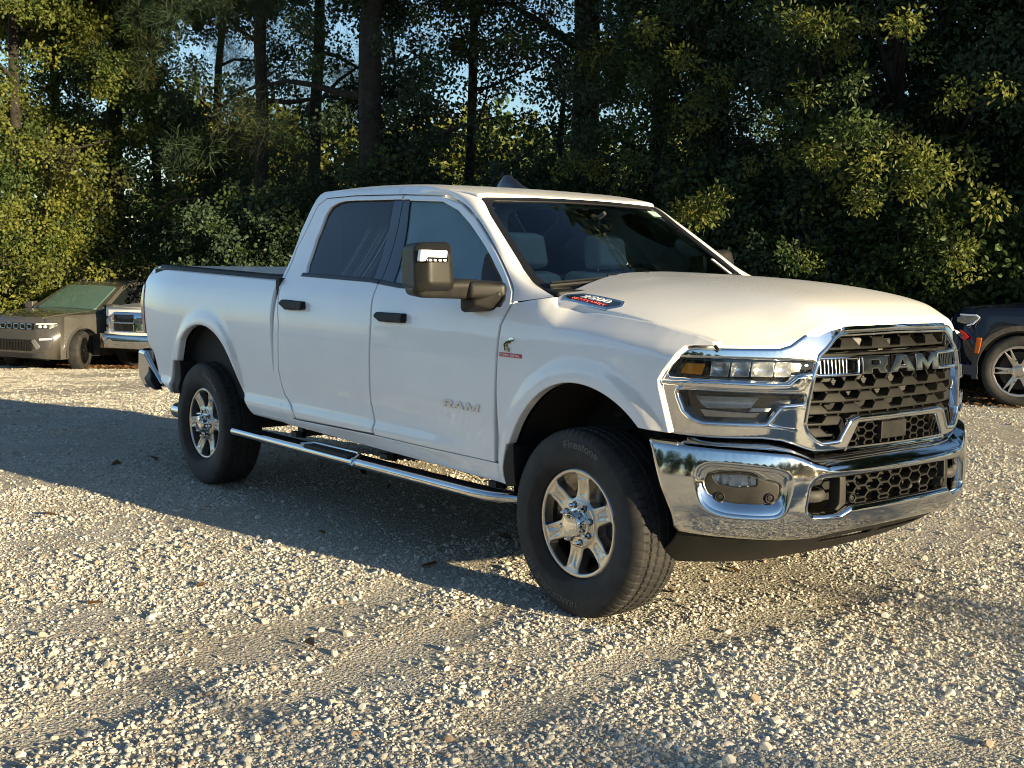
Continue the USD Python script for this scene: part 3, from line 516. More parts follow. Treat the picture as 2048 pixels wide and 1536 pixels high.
tree('water_oak', 'dense dark oak with a sunlit spray high at the top of the picture', -8.64, 11.80, h=14, R=2.9, kind='oak', mats=DG, seed=15, sprays=[(-6.19, 8.51, 4.58, 9, 0.18), (-5.89, 8.11, 1.62, 3, 0.08), (-6.54, 8.49, 4.75, 3, 0.12), (-6.37, 9.37, 2.86, 2, 0.08), (-6.51, 9.74, 4.49, 2, 0.08), (-6.23, 8.72, 3.84, 1, 0.08), (-7.00, 8.74, 3.48, 1, 0.08), (-7.03, 9.36, 2.97, 1, 0.08), (-6.27, 9.54, 2.66, 1, 0.08), (-6.57, 9.26, 1.74, 1, 0.08), (-6.32, 9.43, 4.78, 2, 0.08), (-7.23, 9.41, 4.50, 1, 0.08)], n=470, zlo=0.8, r0=0.17)
tree('water_oak', 'dense dark oak with two sunlit sprays hanging over the hood end', -7.05, 11.71, h=14, R=2.8, kind='oak', mats=DG, seed=16, sprays=[(-4.85, 7.77, 3.14, 8, 0.15), (-5.16, 7.66, 2.90, 5, 0.12), (-4.13, 8.13, 2.64, 8, 0.15), (-4.23, 8.06, 2.90, 3, 0.12), (-5.12, 8.30, 2.36, 3, 0.10), (-5.19, 9.29, 1.83, 1, 0.08), (-5.60, 9.15, 2.52, 1, 0.08), (-4.81, 8.83, 4.46, 2, 0.08), (-5.17, 8.56, 2.80, 2, 0.08), (-5.70, 8.78, 3.87, 2, 0.08), (-5.32, 9.29, 3.25, 2, 0.08), (-5.21, 9.11, 4.56, 1, 0.08), (-5.07, 9.28, 4.30, 1, 0.08), (-5.92, 9.27, 4.73, 1, 0.08)], n=440, zlo=0.8, r0=0.18)
tree('maple_tree', 'dark maple behind the sunlit sprays on the right', -6.77, 13.08, h=14, R=2.5, kind='leaf', mats=DG, seed=17, sprays=[(-4.62, 9.65, 2.30, 1, 0.08), (-3.80, 8.89, 3.49, 1, 0.08), (-3.97, 9.13, 2.26, 1, 0.08), (-4.41, 9.31, 3.61, 1, 0.08), (-3.97, 9.01, 1.67, 1, 0.08), (-4.15, 8.83, 1.74, 2, 0.08), (-4.58, 9.41, 3.64, 1, 0.08), (-4.61, 9.25, 2.05, 2, 0.08), (-4.39, 9.61, 2.86, 1, 0.08)], n=300, zlo=1.0, r0=0.16)
tree('poplar_tree', 'thick ivy-hung trunk near the right edge above the navy SUV', -6.13, 13.45, h=17, R=1.9, kind='vine', mats=DG, seed=18, n=210, zlo=0.5, r0=0.3)
tree('maple_tree', 'tree continuing the back row past the right edge of the picture', -4.41, 13.20, h=14, R=2.8, kind='leaf', mats=D, seed=40, n=330, zlo=0.5, r0=0.2)
tree('maple_tree', 'tree continuing the back row past the right edge of the picture', -2.96, 13.28, h=14, R=2.8, kind='leaf', mats=D, seed=41, n=330, zlo=0.5, r0=0.2)
tree('shrub', 'brown and yellow bramble at the left edge behind the black SUV', -25.68, 4.01, h=2.7, R=1.71, kind='vine', mats=YB, seed=100, n=170, zlo=-0.1, r0=0.04, limbs=4, coarse_top=False, gaps=0.25, group=None)
tree('shrub', 'yellow-green bush behind the black SUV roof', -25.35, 4.94, h=2.7, R=1.77, kind='leaf', mats=YG, seed=101, n=170, zlo=-0.1, r0=0.04, limbs=4, coarse_top=False, gaps=0.25, group=None)
tree('shrub', 'yellow-green bush behind the roof of the dark grey SUV', -23.55, 5.25, h=2.5, R=1.77, kind='leaf', mats=YG, seed=102, n=170, zlo=-0.1, r0=0.04, limbs=4, coarse_top=False, gaps=0.25, group=None)
tree('shrub', 'yellow-green bush between the SUV roof and the pickup bed corner', -23.61, 6.20, h=2.9, R=1.40, kind='vine', mats=YG, seed=103, n=170, zlo=-0.1, r0=0.04, limbs=4, coarse_top=False, gaps=0.25, group=None)
tree('shrub', 'olive bush above the rear corner of the pickup bed', -22.03, 6.49, h=2.8, R=1.59, kind='leaf', mats=OG, seed=104, n=170, zlo=-0.1, r0=0.04, limbs=4, coarse_top=False, gaps=0.25, group=None)
tree('shrub', 'dark green bush above the middle of the pickup bed', -20.61, 6.91, h=2.4, R=1.45, kind='leaf', mats=DG, seed=105, n=170, zlo=-0.1, r0=0.04, limbs=4, coarse_top=False, gaps=0.25, group=None)
tree('shrub', 'dark green bush above the front of the pickup bed', -18.80, 7.06, h=3.8, R=1.69, kind='vine', mats=DG, seed=106, n=170, zlo=-0.1, r0=0.04, limbs=4, coarse_top=False, gaps=0.25, group=None)
tree('shrub', 'dark green bush just behind the pickup cab', -17.87, 7.47, h=3.6, R=1.41, kind='leaf', mats=DG, seed=107, n=170, zlo=-0.1, r0=0.04, limbs=4, coarse_top=False, gaps=0.25, group=None)
tree('shrub', 'dark green bush above the rear window', -17.47, 8.28, h=2.6, R=1.35, kind='leaf', mats=DG, seed=108, n=170, zlo=-0.1, r0=0.04, limbs=4, coarse_top=False, gaps=0.25, group=None)
tree('shrub', 'dark green bush below the ivy trunk', -16.91, 8.88, h=2.7, R=1.45, kind='vine', mats=DG, seed=109, n=170, zlo=-0.1, r0=0.04, limbs=4, coarse_top=False, gaps=0.25, group=None)
tree('shrub', 'dark green bush above the front window', -16.19, 9.49, h=3.7, R=1.48, kind='leaf', mats=DG, seed=110, n=170, zlo=-0.1, r0=0.04, limbs=4, coarse_top=False, gaps=0.25, group=None)
tree('shrub', 'dark green bush left of the roof antenna', -15.40, 10.03, h=3.2, R=1.66, kind='leaf', mats=DG, seed=111, n=170, zlo=-0.1, r0=0.04, limbs=4, coarse_top=False, gaps=0.25, group=None)
tree('shrub', 'dark green bush behind the roof antenna', -13.85, 9.92, h=3.8, R=1.66, kind='vine', mats=DG, seed=112, n=170, zlo=-0.1, r0=0.04, limbs=4, coarse_top=False, gaps=0.25, group=None)
tree('shrub', 'olive bush above the middle of the windshield', -13.74, 10.96, h=3.7, R=1.48, kind='leaf', mats=OG, seed=113, n=170, zlo=-0.1, r0=0.04, limbs=4, coarse_top=False, gaps=0.25, group=None)
tree('shrub', 'olive bush above the far end of the roof', -12.03, 10.54, h=2.6, R=1.42, kind='leaf', mats=OG, seed=114, n=170, zlo=-0.1, r0=0.04, limbs=4, coarse_top=False, gaps=0.25, group=None)
tree('shrub', 'dark green bush above the far windshield pillar', -10.66, 10.29, h=2.9, R=1.62, kind='vine', mats=DG, seed=115, n=170, zlo=-0.1, r0=0.04, limbs=4, coarse_top=False, gaps=0.25, group=None)
tree('shrub', 'dark green bush left of the far door mirror', -9.42, 10.18, h=3.4, R=1.50, kind='leaf', mats=DG, seed=116, n=170, zlo=-0.1, r0=0.04, limbs=4, coarse_top=False, gaps=0.25, group=None)
tree('shrub', 'dark green bush right of the far door mirror', -8.53, 10.35, h=3.6, R=1.57, kind='leaf', mats=DG, seed=117, n=170, zlo=-0.1, r0=0.04, limbs=4, coarse_top=False, gaps=0.25, group=None)
tree('shrub', 'dark green bush above the middle of the hood', -7.75, 10.46, h=3.1, R=1.67, kind='vine', mats=DG, seed=118, n=170, zlo=-0.1, r0=0.04, limbs=4, coarse_top=False, gaps=0.25, group=None)
tree('shrub', 'dark green bush above the front half of the hood', -6.77, 10.24, h=3.9, R=1.36, kind='leaf', mats=DG, seed=119, n=170, zlo=-0.1, r0=0.04, limbs=4, coarse_top=False, gaps=0.25, group=None)
tree('shrub', 'dark green bush above the front end of the hood', -6.53, 11.00, h=3.7, R=1.36, kind='leaf', mats=DG, seed=120, n=170, zlo=-0.1, r0=0.04, limbs=4, coarse_top=False, gaps=0.25, group=None)
tree('shrub', 'broad-leaved green bush left of the navy SUV', -5.88, 11.14, h=2.9, R=1.61, kind='vine', mats=GG, seed=121, n=170, zlo=-0.1, r0=0.04, limbs=4, coarse_top=False, gaps=0.25, group=None)
tree('shrub', 'broad-leaved green bush behind the nose of the navy SUV', -4.78, 10.38, h=2.5, R=1.43, kind='leaf', mats=GG, seed=122, n=170, zlo=-0.1, r0=0.04, limbs=4, coarse_top=False, gaps=0.25, group=None)
tree('shrub', 'broad-leaved green bush behind the hood of the navy SUV', -4.74, 11.54, h=2.7, R=1.69, kind='leaf', mats=GG, seed=123, n=170, zlo=-0.1, r0=0.04, limbs=4, coarse_top=False, gaps=0.25, group=None)
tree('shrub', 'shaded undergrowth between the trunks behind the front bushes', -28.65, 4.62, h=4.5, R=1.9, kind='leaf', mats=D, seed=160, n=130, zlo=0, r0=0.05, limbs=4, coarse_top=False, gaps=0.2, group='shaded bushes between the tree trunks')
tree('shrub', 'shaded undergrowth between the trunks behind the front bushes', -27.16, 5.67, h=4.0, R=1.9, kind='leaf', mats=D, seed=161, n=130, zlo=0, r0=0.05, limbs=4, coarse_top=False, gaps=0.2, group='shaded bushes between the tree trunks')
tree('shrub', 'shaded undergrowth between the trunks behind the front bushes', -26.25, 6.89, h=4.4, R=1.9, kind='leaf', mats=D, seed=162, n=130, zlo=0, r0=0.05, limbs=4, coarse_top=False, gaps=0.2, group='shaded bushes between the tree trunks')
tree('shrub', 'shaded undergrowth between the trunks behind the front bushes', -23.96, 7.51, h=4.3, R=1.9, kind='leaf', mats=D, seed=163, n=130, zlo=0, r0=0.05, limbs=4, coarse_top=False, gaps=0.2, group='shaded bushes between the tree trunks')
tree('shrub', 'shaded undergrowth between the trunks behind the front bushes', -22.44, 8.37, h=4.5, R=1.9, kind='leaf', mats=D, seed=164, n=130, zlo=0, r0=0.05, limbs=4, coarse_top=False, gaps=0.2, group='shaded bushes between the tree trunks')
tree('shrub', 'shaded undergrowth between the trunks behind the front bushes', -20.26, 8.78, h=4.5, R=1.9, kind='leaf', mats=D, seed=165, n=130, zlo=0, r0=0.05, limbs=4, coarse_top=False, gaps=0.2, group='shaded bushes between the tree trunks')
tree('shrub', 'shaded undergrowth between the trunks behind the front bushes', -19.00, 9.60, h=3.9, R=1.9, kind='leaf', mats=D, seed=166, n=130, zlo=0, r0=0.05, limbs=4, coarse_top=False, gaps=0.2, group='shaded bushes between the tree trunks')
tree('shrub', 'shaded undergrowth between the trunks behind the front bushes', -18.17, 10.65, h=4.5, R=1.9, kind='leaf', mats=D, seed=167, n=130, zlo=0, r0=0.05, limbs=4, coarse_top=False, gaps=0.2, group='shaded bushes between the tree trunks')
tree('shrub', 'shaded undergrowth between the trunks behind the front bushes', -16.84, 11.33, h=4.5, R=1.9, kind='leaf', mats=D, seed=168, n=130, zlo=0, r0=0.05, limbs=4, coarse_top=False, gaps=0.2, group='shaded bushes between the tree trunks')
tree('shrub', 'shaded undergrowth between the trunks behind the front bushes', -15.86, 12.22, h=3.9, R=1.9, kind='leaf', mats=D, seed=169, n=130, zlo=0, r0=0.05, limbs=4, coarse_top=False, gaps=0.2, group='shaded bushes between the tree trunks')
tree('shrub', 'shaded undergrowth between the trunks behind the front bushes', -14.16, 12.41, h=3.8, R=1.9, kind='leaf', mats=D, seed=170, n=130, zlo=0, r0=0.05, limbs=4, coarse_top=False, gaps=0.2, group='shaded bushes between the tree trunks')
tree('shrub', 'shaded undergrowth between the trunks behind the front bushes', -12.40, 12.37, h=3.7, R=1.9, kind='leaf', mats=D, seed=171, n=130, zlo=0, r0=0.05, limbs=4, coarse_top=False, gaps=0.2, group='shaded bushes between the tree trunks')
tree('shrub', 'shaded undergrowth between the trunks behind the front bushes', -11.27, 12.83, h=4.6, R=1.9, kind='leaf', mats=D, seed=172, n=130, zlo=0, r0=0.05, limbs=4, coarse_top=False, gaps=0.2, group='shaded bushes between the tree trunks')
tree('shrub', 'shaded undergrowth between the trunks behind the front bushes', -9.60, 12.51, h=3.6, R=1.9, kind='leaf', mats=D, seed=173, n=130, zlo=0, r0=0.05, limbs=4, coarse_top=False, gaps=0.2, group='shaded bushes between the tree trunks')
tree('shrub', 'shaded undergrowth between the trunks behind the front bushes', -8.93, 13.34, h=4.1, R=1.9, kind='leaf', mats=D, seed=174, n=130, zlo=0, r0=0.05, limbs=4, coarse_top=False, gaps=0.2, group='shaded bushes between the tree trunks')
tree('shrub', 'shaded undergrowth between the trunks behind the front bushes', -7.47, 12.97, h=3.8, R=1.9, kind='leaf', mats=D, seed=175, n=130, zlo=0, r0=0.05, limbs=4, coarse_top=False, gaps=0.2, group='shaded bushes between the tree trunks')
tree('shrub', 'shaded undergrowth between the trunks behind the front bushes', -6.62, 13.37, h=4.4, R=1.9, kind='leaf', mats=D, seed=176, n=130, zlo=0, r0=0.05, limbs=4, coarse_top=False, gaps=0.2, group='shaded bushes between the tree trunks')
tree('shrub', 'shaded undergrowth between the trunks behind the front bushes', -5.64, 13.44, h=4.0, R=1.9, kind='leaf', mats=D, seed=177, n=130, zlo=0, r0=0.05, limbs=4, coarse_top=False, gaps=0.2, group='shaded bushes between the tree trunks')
tree('far_tree', 'distant sunlit tree seen only through gaps between the trunks', -46.38, 18.91, h=10.8, R=3.2, kind='coarse', mats=YG, seed=200, n=110, zlo=0.5, r0=0.2, limbs=4, coarse_top=False, zcap=30, gaps=0.3, group='distant sunlit trees beyond the woods')
tree('far_tree', 'distant sunlit tree seen only through gaps between the trunks', -47.72, 23.09, h=10.6, R=3.3, kind='coarse', mats=YG, seed=201, n=110, zlo=0.5, r0=0.2, limbs=4, coarse_top=False, zcap=30, gaps=0.3, group='distant sunlit trees beyond the woods')
tree('far_tree', 'distant sunlit tree seen only through gaps between the trunks', -47.63, 26.61, h=10.9, R=3.8, kind='coarse', mats=YG, seed=202, n=110, zlo=0.5, r0=0.2, limbs=4, coarse_top=False, zcap=30, gaps=0.3, group='distant sunlit trees beyond the woods')
tree('far_tree', 'distant sunlit tree seen only through gaps between the trunks', -46.65, 28.90, h=8.8, R=3.6, kind='coarse', mats=YG, seed=203, n=110, zlo=0.5, r0=0.2, limbs=4, coarse_top=False, zcap=30, gaps=0.3, group='distant sunlit trees beyond the woods')
tree('far_tree', 'distant sunlit tree seen only through gaps between the trunks', -41.74, 28.15, h=10.6, R=3.5, kind='coarse', mats=YG, seed=204, n=110, zlo=0.5, r0=0.2, limbs=4, coarse_top=False, zcap=30, gaps=0.3, group='distant sunlit trees beyond the woods')
tree('far_tree', 'distant sunlit tree seen only through gaps between the trunks', -42.33, 30.93, h=11.0, R=4.1, kind='coarse', mats=YG, seed=205, n=110, zlo=0.5, r0=0.2, limbs=4, coarse_top=False, zcap=30, gaps=0.3, group='distant sunlit trees beyond the woods')
tree('far_tree', 'distant sunlit tree seen only through gaps between the trunks', -43.96, 34.76, h=9.6, R=3.7, kind='coarse', mats=YG, seed=206, n=110, zlo=0.5, r0=0.2, limbs=4, coarse_top=False, zcap=30, gaps=0.3, group='distant sunlit trees beyond the woods')
tree('far_tree', 'distant sunlit tree seen only through gaps between the trunks', -41.18, 35.37, h=9.7, R=3.5, kind='coarse', mats=YG, seed=207, n=110, zlo=0.5, r0=0.2, limbs=4, coarse_top=False, zcap=30, gaps=0.3, group='distant sunlit trees beyond the woods')
tree('far_tree', 'distant sunlit tree seen only through gaps between the trunks', -37.52, 35.95, h=8.9, R=3.6, kind='coarse', mats=YG, seed=208, n=110, zlo=0.5, r0=0.2, limbs=4, coarse_top=False, zcap=30, gaps=0.3, group='distant sunlit trees beyond the woods')
tree('far_tree', 'distant sunlit tree seen only through gaps between the trunks', -37.72, 41.44, h=10.9, R=3.8, kind='coarse', mats=YG, seed=209, n=110, zlo=0.5, r0=0.2, limbs=4, coarse_top=False, zcap=30, gaps=0.3, group='distant sunlit trees beyond the woods')
tree('far_tree', 'distant sunlit tree seen only through gaps between the trunks', -32.20, 41.61, h=9.3, R=3.3, kind='coarse', mats=YG, seed=210, n=110, zlo=0.5, r0=0.2, limbs=4, coarse_top=False, zcap=30, gaps=0.3, group='distant sunlit trees beyond the woods')
tree('far_tree', 'distant sunlit tree seen only through gaps between the trunks', -28.02, 42.69, h=10.5, R=4.1, kind='coarse', mats=YG, seed=211, n=110, zlo=0.5, r0=0.2, limbs=4, coarse_top=False, zcap=30, gaps=0.3, group='distant sunlit trees beyond the woods')
tree('far_tree', 'distant sunlit tree seen only through gaps between the trunks', -24.94, 45.35, h=10.5, R=4.0, kind='coarse', mats=YG, seed=212, n=110, zlo=0.5, r0=0.2, limbs=4, coarse_top=False, zcap=30, gaps=0.3, group='distant sunlit trees beyond the woods')
tree('maple_tree', 'tree continuing the back row past the right edge of the picture', 3.6, 13.0, h=14, R=3.0, kind='oak', mats=D, seed=60, n=420, zlo=.3, r0=.22)
tree('maple_tree', 'tree continuing the back row past the right edge of the picture', 9.0, 14.8, h=14, R=3.0, kind='oak', mats=D, seed=61, n=420, zlo=.3, r0=.22)
tree('maple_tree', 'tree continuing the back row past the right edge of the picture', 15.0, 16.3, h=15, R=3.0, kind='coarse', mats=D, seed=62, n=150, zlo=.3, r0=.22)
tree('maple_tree', 'tree continuing the back row past the right edge of the picture', 21.5, 17.7, h=15, R=3.0, kind='coarse', mats=D, seed=63, n=150, zlo=.3, r0=.22)
tree('maple_tree', 'tree continuing the back row past the right edge of the picture', 28.0, 19.2, h=15, R=3.0, kind='coarse', mats=D, seed=64, n=150, zlo=.3, r0=.22)
tree('far_tree', 'tree on the far side of the lot, behind the viewer, mirrored in the chrome', 61.5, -46.0, h=8.8, R=4.2, kind='coarse', mats=D, seed=220, n=90, zlo=0, r0=.2, limbs=3, coarse_top=False, zcap=30, gaps=.2, group='trees across the lot')
tree('far_tree', 'tree on the far side of the lot, behind the viewer, mirrored in the chrome', 61.8, -39.5, h=8.7, R=4.2, kind='coarse', mats=D, seed=221, n=90, zlo=0, r0=.2, limbs=3, coarse_top=False, zcap=30, gaps=.2, group='trees across the lot')
tree('far_tree', 'tree on the far side of the lot, behind the viewer, mirrored in the chrome', 61.5, -33.0, h=8.6, R=4.2, kind='coarse', mats=D, seed=222, n=90, zlo=0, r0=.2, limbs=3, coarse_top=False, zcap=30, gaps=.2, group='trees across the lot')
tree('far_tree', 'tree on the far side of the lot, behind the viewer, mirrored in the chrome', 60.4, -26.5, h=8.9, R=4.2, kind='coarse', mats=D, seed=223, n=90, zlo=0, r0=.2, limbs=3, coarse_top=False, zcap=30, gaps=.2, group='trees across the lot')
tree('far_tree', 'tree on the far side of the lot, behind the viewer, mirrored in the chrome', 61.5, -20.0, h=8.6, R=4.2, kind='coarse', mats=D, seed=224, n=90, zlo=0, r0=.2, limbs=3, coarse_top=False, zcap=30, gaps=.2, group='trees across the lot')
tree('far_tree', 'tree on the far side of the lot, behind the viewer, mirrored in the chrome', 62.7, -13.5, h=8.8, R=4.2, kind='coarse', mats=D, seed=225, n=90, zlo=0, r0=.2, limbs=3, coarse_top=False, zcap=30, gaps=.2, group='trees across the lot')
tree('far_tree', 'tree on the far side of the lot, behind the viewer, mirrored in the chrome', 60.9, -7.0, h=8.5, R=4.2, kind='coarse', mats=D, seed=226, n=90, zlo=0, r0=.2, limbs=3, coarse_top=False, zcap=30, gaps=.2, group='trees across the lot')
tree('far_tree', 'tree on the far side of the lot, behind the viewer, mirrored in the chrome', 60.7, -0.5, h=8.6, R=4.2, kind='coarse', mats=D, seed=227, n=90, zlo=0, r0=.2, limbs=3, coarse_top=False, zcap=30, gaps=.2, group='trees across the lot')
tree('far_tree', 'tree on the far side of the lot, behind the viewer, mirrored in the chrome', 61.4, 6.0, h=8.7, R=4.2, kind='coarse', mats=D, seed=228, n=90, zlo=0, r0=.2, limbs=3, coarse_top=False, zcap=30, gaps=.2, group='trees across the lot')
tree('far_tree', 'tree on the far side of the lot, behind the viewer, mirrored in the chrome', 62.1, 12.5, h=8.8, R=4.2, kind='coarse', mats=D, seed=229, n=90, zlo=0, r0=.2, limbs=3, coarse_top=False, zcap=30, gaps=.2, group='trees across the lot')
tree('far_tree', 'tree on the far side of the lot, behind the viewer, mirrored in the chrome', 62.0, 19.0, h=8.7, R=4.2, kind='coarse', mats=D, seed=230, n=90, zlo=0, r0=.2, limbs=3, coarse_top=False, zcap=30, gaps=.2, group='trees across the lot')
tree('far_tree', 'tree on the far side of the lot, behind the viewer, mirrored in the chrome', 61.2, 25.5, h=8.9, R=4.2, kind='coarse', mats=D, seed=231, n=90, zlo=0, r0=.2, limbs=3, coarse_top=False, zcap=30, gaps=.2, group='trees across the lot')
tree('far_tree', 'tree on the far side of the lot, behind the viewer, mirrored in the chrome', 62.1, 32.0, h=8.7, R=4.2, kind='coarse', mats=D, seed=232, n=90, zlo=0, r0=.2, limbs=3, coarse_top=False, zcap=30, gaps=.2, group='trees across the lot')
tree('far_tree', 'tree on the far side of the lot, behind the viewer, mirrored in the chrome', 62.2, 38.5, h=8.9, R=4.2, kind='coarse', mats=D, seed=233, n=90, zlo=0, r0=.2, limbs=3, coarse_top=False, zcap=30, gaps=.2, group='trees across the lot')
tree('far_tree', 'tree on the far side of the lot, behind the viewer, mirrored in the chrome', 61.4, 45.0, h=9.0, R=4.2, kind='coarse', mats=D, seed=234, n=90, zlo=0, r0=.2, limbs=3, coarse_top=False, zcap=30, gaps=.2, group='trees across the lot')
tree('far_tree', 'tree on the far side of the lot, behind the viewer, mirrored in the chrome', -52.0, -38.2, h=9.6, R=4, kind='coarse', mats=D, seed=250, n=90, zlo=0, r0=.2, limbs=3, coarse_top=False, zcap=30, gaps=.2, group='trees across the lot')
tree('far_tree', 'tree on the far side of the lot, behind the viewer, mirrored in the chrome', -44.5, -39.9, h=8.5, R=4, kind='coarse', mats=D, seed=251, n=90, zlo=0, r0=.2, limbs=3, coarse_top=False, zcap=30, gaps=.2, group='trees across the lot')
tree('far_tree', 'tree on the far side of the lot, behind the viewer, mirrored in the chrome', -37.0, -38.7, h=10.8, R=4, kind='coarse', mats=D, seed=252, n=90, zlo=0, r0=.2, limbs=3, coarse_top=False, zcap=30, gaps=.2, group='trees across the lot')
tree('far_tree', 'tree on the far side of the lot, behind the viewer, mirrored in the chrome', -29.5, -40.1, h=10.1, R=4, kind='coarse', mats=D, seed=253, n=90, zlo=0, r0=.2, limbs=3, coarse_top=False, zcap=30, gaps=.2, group='trees across the lot')
tree('far_tree', 'tree on the far side of the lot, behind the viewer, mirrored in the chrome', -22.0, -39.1, h=10.2, R=4, kind='coarse', mats=D, seed=254, n=90, zlo=0, r0=.2, limbs=3, coarse_top=False, zcap=30, gaps=.2, group='trees across the lot')
tree('far_tree', 'tree on the far side of the lot, behind the viewer, mirrored in the chrome', -14.5, -41.3, h=10.3, R=4, kind='coarse', mats=D, seed=255, n=90, zlo=0, r0=.2, limbs=3, coarse_top=False, zcap=30, gaps=.2, group='trees across the lot')
tree('far_tree', 'tree on the far side of the lot, behind the viewer, mirrored in the chrome', -7.0, -39.7, h=10.0, R=4, kind='coarse', mats=D, seed=256, n=90, zlo=0, r0=.2, limbs=3, coarse_top=False, zcap=30, gaps=.2, group='trees across the lot')
tree('far_tree', 'tree on the far side of the lot, behind the viewer, mirrored in the chrome', 0.5, -40.3, h=9.9, R=4, kind='coarse', mats=D, seed=257, n=90, zlo=0, r0=.2, limbs=3, coarse_top=False, zcap=30, gaps=.2, group='trees across the lot')
tree('far_tree', 'tree on the far side of the lot, behind the viewer, mirrored in the chrome', 8.0, -38.9, h=9.9, R=4, kind='coarse', mats=D, seed=258, n=90, zlo=0, r0=.2, limbs=3, coarse_top=False, zcap=30, gaps=.2, group='trees across the lot')
tree('far_tree', 'tree on the far side of the lot, behind the viewer, mirrored in the chrome', 15.5, -39.1, h=8.1, R=4, kind='coarse', mats=D, seed=259, n=90, zlo=0, r0=.2, limbs=3, coarse_top=False, zcap=30, gaps=.2, group='trees across the lot')
tree('far_tree', 'tree on the far side of the lot, behind the viewer, mirrored in the chrome', 23.0, -41.4, h=9.3, R=4, kind='coarse', mats=D, seed=260, n=90, zlo=0, r0=.2, limbs=3, coarse_top=False, zcap=30, gaps=.2, group='trees across the lot')
tree('far_tree', 'tree on the far side of the lot, behind the viewer, mirrored in the chrome', 30.5, -39.4, h=8.7, R=4, kind='coarse', mats=D, seed=261, n=90, zlo=0, r0=.2, limbs=3, coarse_top=False, zcap=30, gaps=.2, group='trees across the lot')
tree('far_tree', 'tree on the far side of the lot, behind the viewer, mirrored in the chrome', 38.0, -39.3, h=9.9, R=4, kind='coarse', mats=D, seed=262, n=90, zlo=0, r0=.2, limbs=3, coarse_top=False, zcap=30, gaps=.2, group='trees across the lot')
tree('far_tree', 'tree on the far side of the lot, behind the viewer, mirrored in the chrome', 45.5, -41.8, h=9.4, R=4, kind='coarse', mats=D, seed=263, n=90, zlo=0, r0=.2, limbs=3, coarse_top=False, zcap=30, gaps=.2, group='trees across the lot')
tree('shrub', 'bush on the open side of the lot, out of the picture, shading the foreground', 15.0, -0.12, h=2.35, R=0.50, kind='leaf', mats=D, seed=290, n=90, zlo=.9, r0=.04, limbs=3, coarse_top=False, zcap=30, gaps=.0, group='bushes shading the foreground')
tree('shrub', 'bush on the open side of the lot, out of the picture, shading the foreground', 15.2, 0.28, h=2.42, R=0.50, kind='leaf', mats=D, seed=291, n=90, zlo=.9, r0=.04, limbs=3, coarse_top=False, zcap=30, gaps=.0, group='bushes shading the foreground')
tree('shrub', 'bush on the open side of the lot, out of the picture, shading the foreground', 15.1, 0.62, h=2.38, R=0.42, kind='leaf', mats=D, seed=292, n=90, zlo=.9, r0=.04, limbs=3, coarse_top=False, zcap=30, gaps=.0, group='bushes shading the foreground')
tree('shrub', 'bush on the open side of the lot, out of the picture, shading the foreground', 15.0, 2.75, h=2.40, R=0.45, kind='leaf', mats=D, seed=293, n=90, zlo=.9, r0=.04, limbs=3, coarse_top=False, zcap=30, gaps=.0, group='bushes shading the foreground')
tree('shrub', 'bush on the open side of the lot, out of the picture, shading the foreground', 15.2, 3.20, h=2.45, R=0.45, kind='leaf', mats=D, seed=294, n=90, zlo=.9, r0=.04, limbs=3, coarse_top=False, zcap=30, gaps=.0, group='bushes shading the foreground')


# ---------------------------------------------------------------- wheels
def tyre_mesh(R=.42, W=.275, rim=.2425, n=700, tread=True):
    h = W/2
    prof = [(rim-.004, .100), (rim+.008, .112), (rim+.03, .124), (rim+.06, h-.002), (R-.075, h), (R-.045, h-.006), (R-.028, h-.012), (R-.016, h-.020), (R-.007, h-.030)]
    k = h/.1375; prof = [(r, w*k) for r, w in prof]
    ws = np.linspace(prof[-1][1]-.004, -(prof[-1][1]-.004), 58 if tread else 14)
    cr = lambda w: R-.006*(np.abs(w)/(h-.03))**2.4
    r0 = np.concatenate([[p[0] for p in prof], cr(ws), [p[0] for p in prof[::-1]]]); w0 = np.concatenate([[p[1] for p in prof], ws, [-p[1] for p in prof[::-1]]])
    m = len(r0); th = np.arange(n)*2*math.pi/n
    rr = np.tile(r0, (n, 1)); ww = np.tile(w0, (n, 1))
    if tread:
        P = 70; a0, b0 = len(prof), len(prof)+len(ws)
        w = ww[:, a0:b0]; t = th[:, None]*P/(2*math.pi); ph = t % 1.0
        zig = .0035*np.abs(2*((t*1.0) % 1)-1)
        g = np.zeros_like(w)
        for c in (-.066, -.024, .024, .066): g = np.maximum(g, sstep(.0062, .0040, np.abs(w-c-zig*np.sign(c)))*.0085)
        rib = np.digitize(w[0], [-.066, -.024, .024, .066])
        for k_, (sh, wd) in enumerate([(0, .16), (.35, .10), (.6, .09), (.85, .10), (.2, .16)]):
            d = np.abs(((ph+sh+w*(6 if k_ % 2 else -6)+.5) % 1)-.5)
            g = np.maximum(g, np.where(rib[None] == k_, sstep(wd*.55, wd*.25, d)*(.0065 if k_ in (0, 4) else .004), 0))
        rr[:, a0:b0] -= g
        for j in list(range(5, a0))+list(range(b0, m-5)):                      # shoulder lugs
            jj = j if j < a0 else m-1-j
            rr[:, j] -= np.where(np.abs((th*35/math.pi+.1) % 1-.5) < .12, .003*(jj-4)/4, 0)
        for j in (3, 4): pass
    v = np.stack([np.cos(th)[:, None]*rr, -ww, np.sin(th)[:, None]*rr], -1).reshape(-1, 3)
    i = np.arange(n)[:, None]; j = np.arange(m-1)[None]; a, b, c, d = i*m+j, i*m+j+1, ((i+1) % n)*m+j, ((i+1) % n)*m+j+1
    return TM(v, np.concatenate([np.stack([a, b, d], -1).reshape(-1, 3), np.stack([a, d, c], -1).reshape(-1, 3)])[:, ::-1])
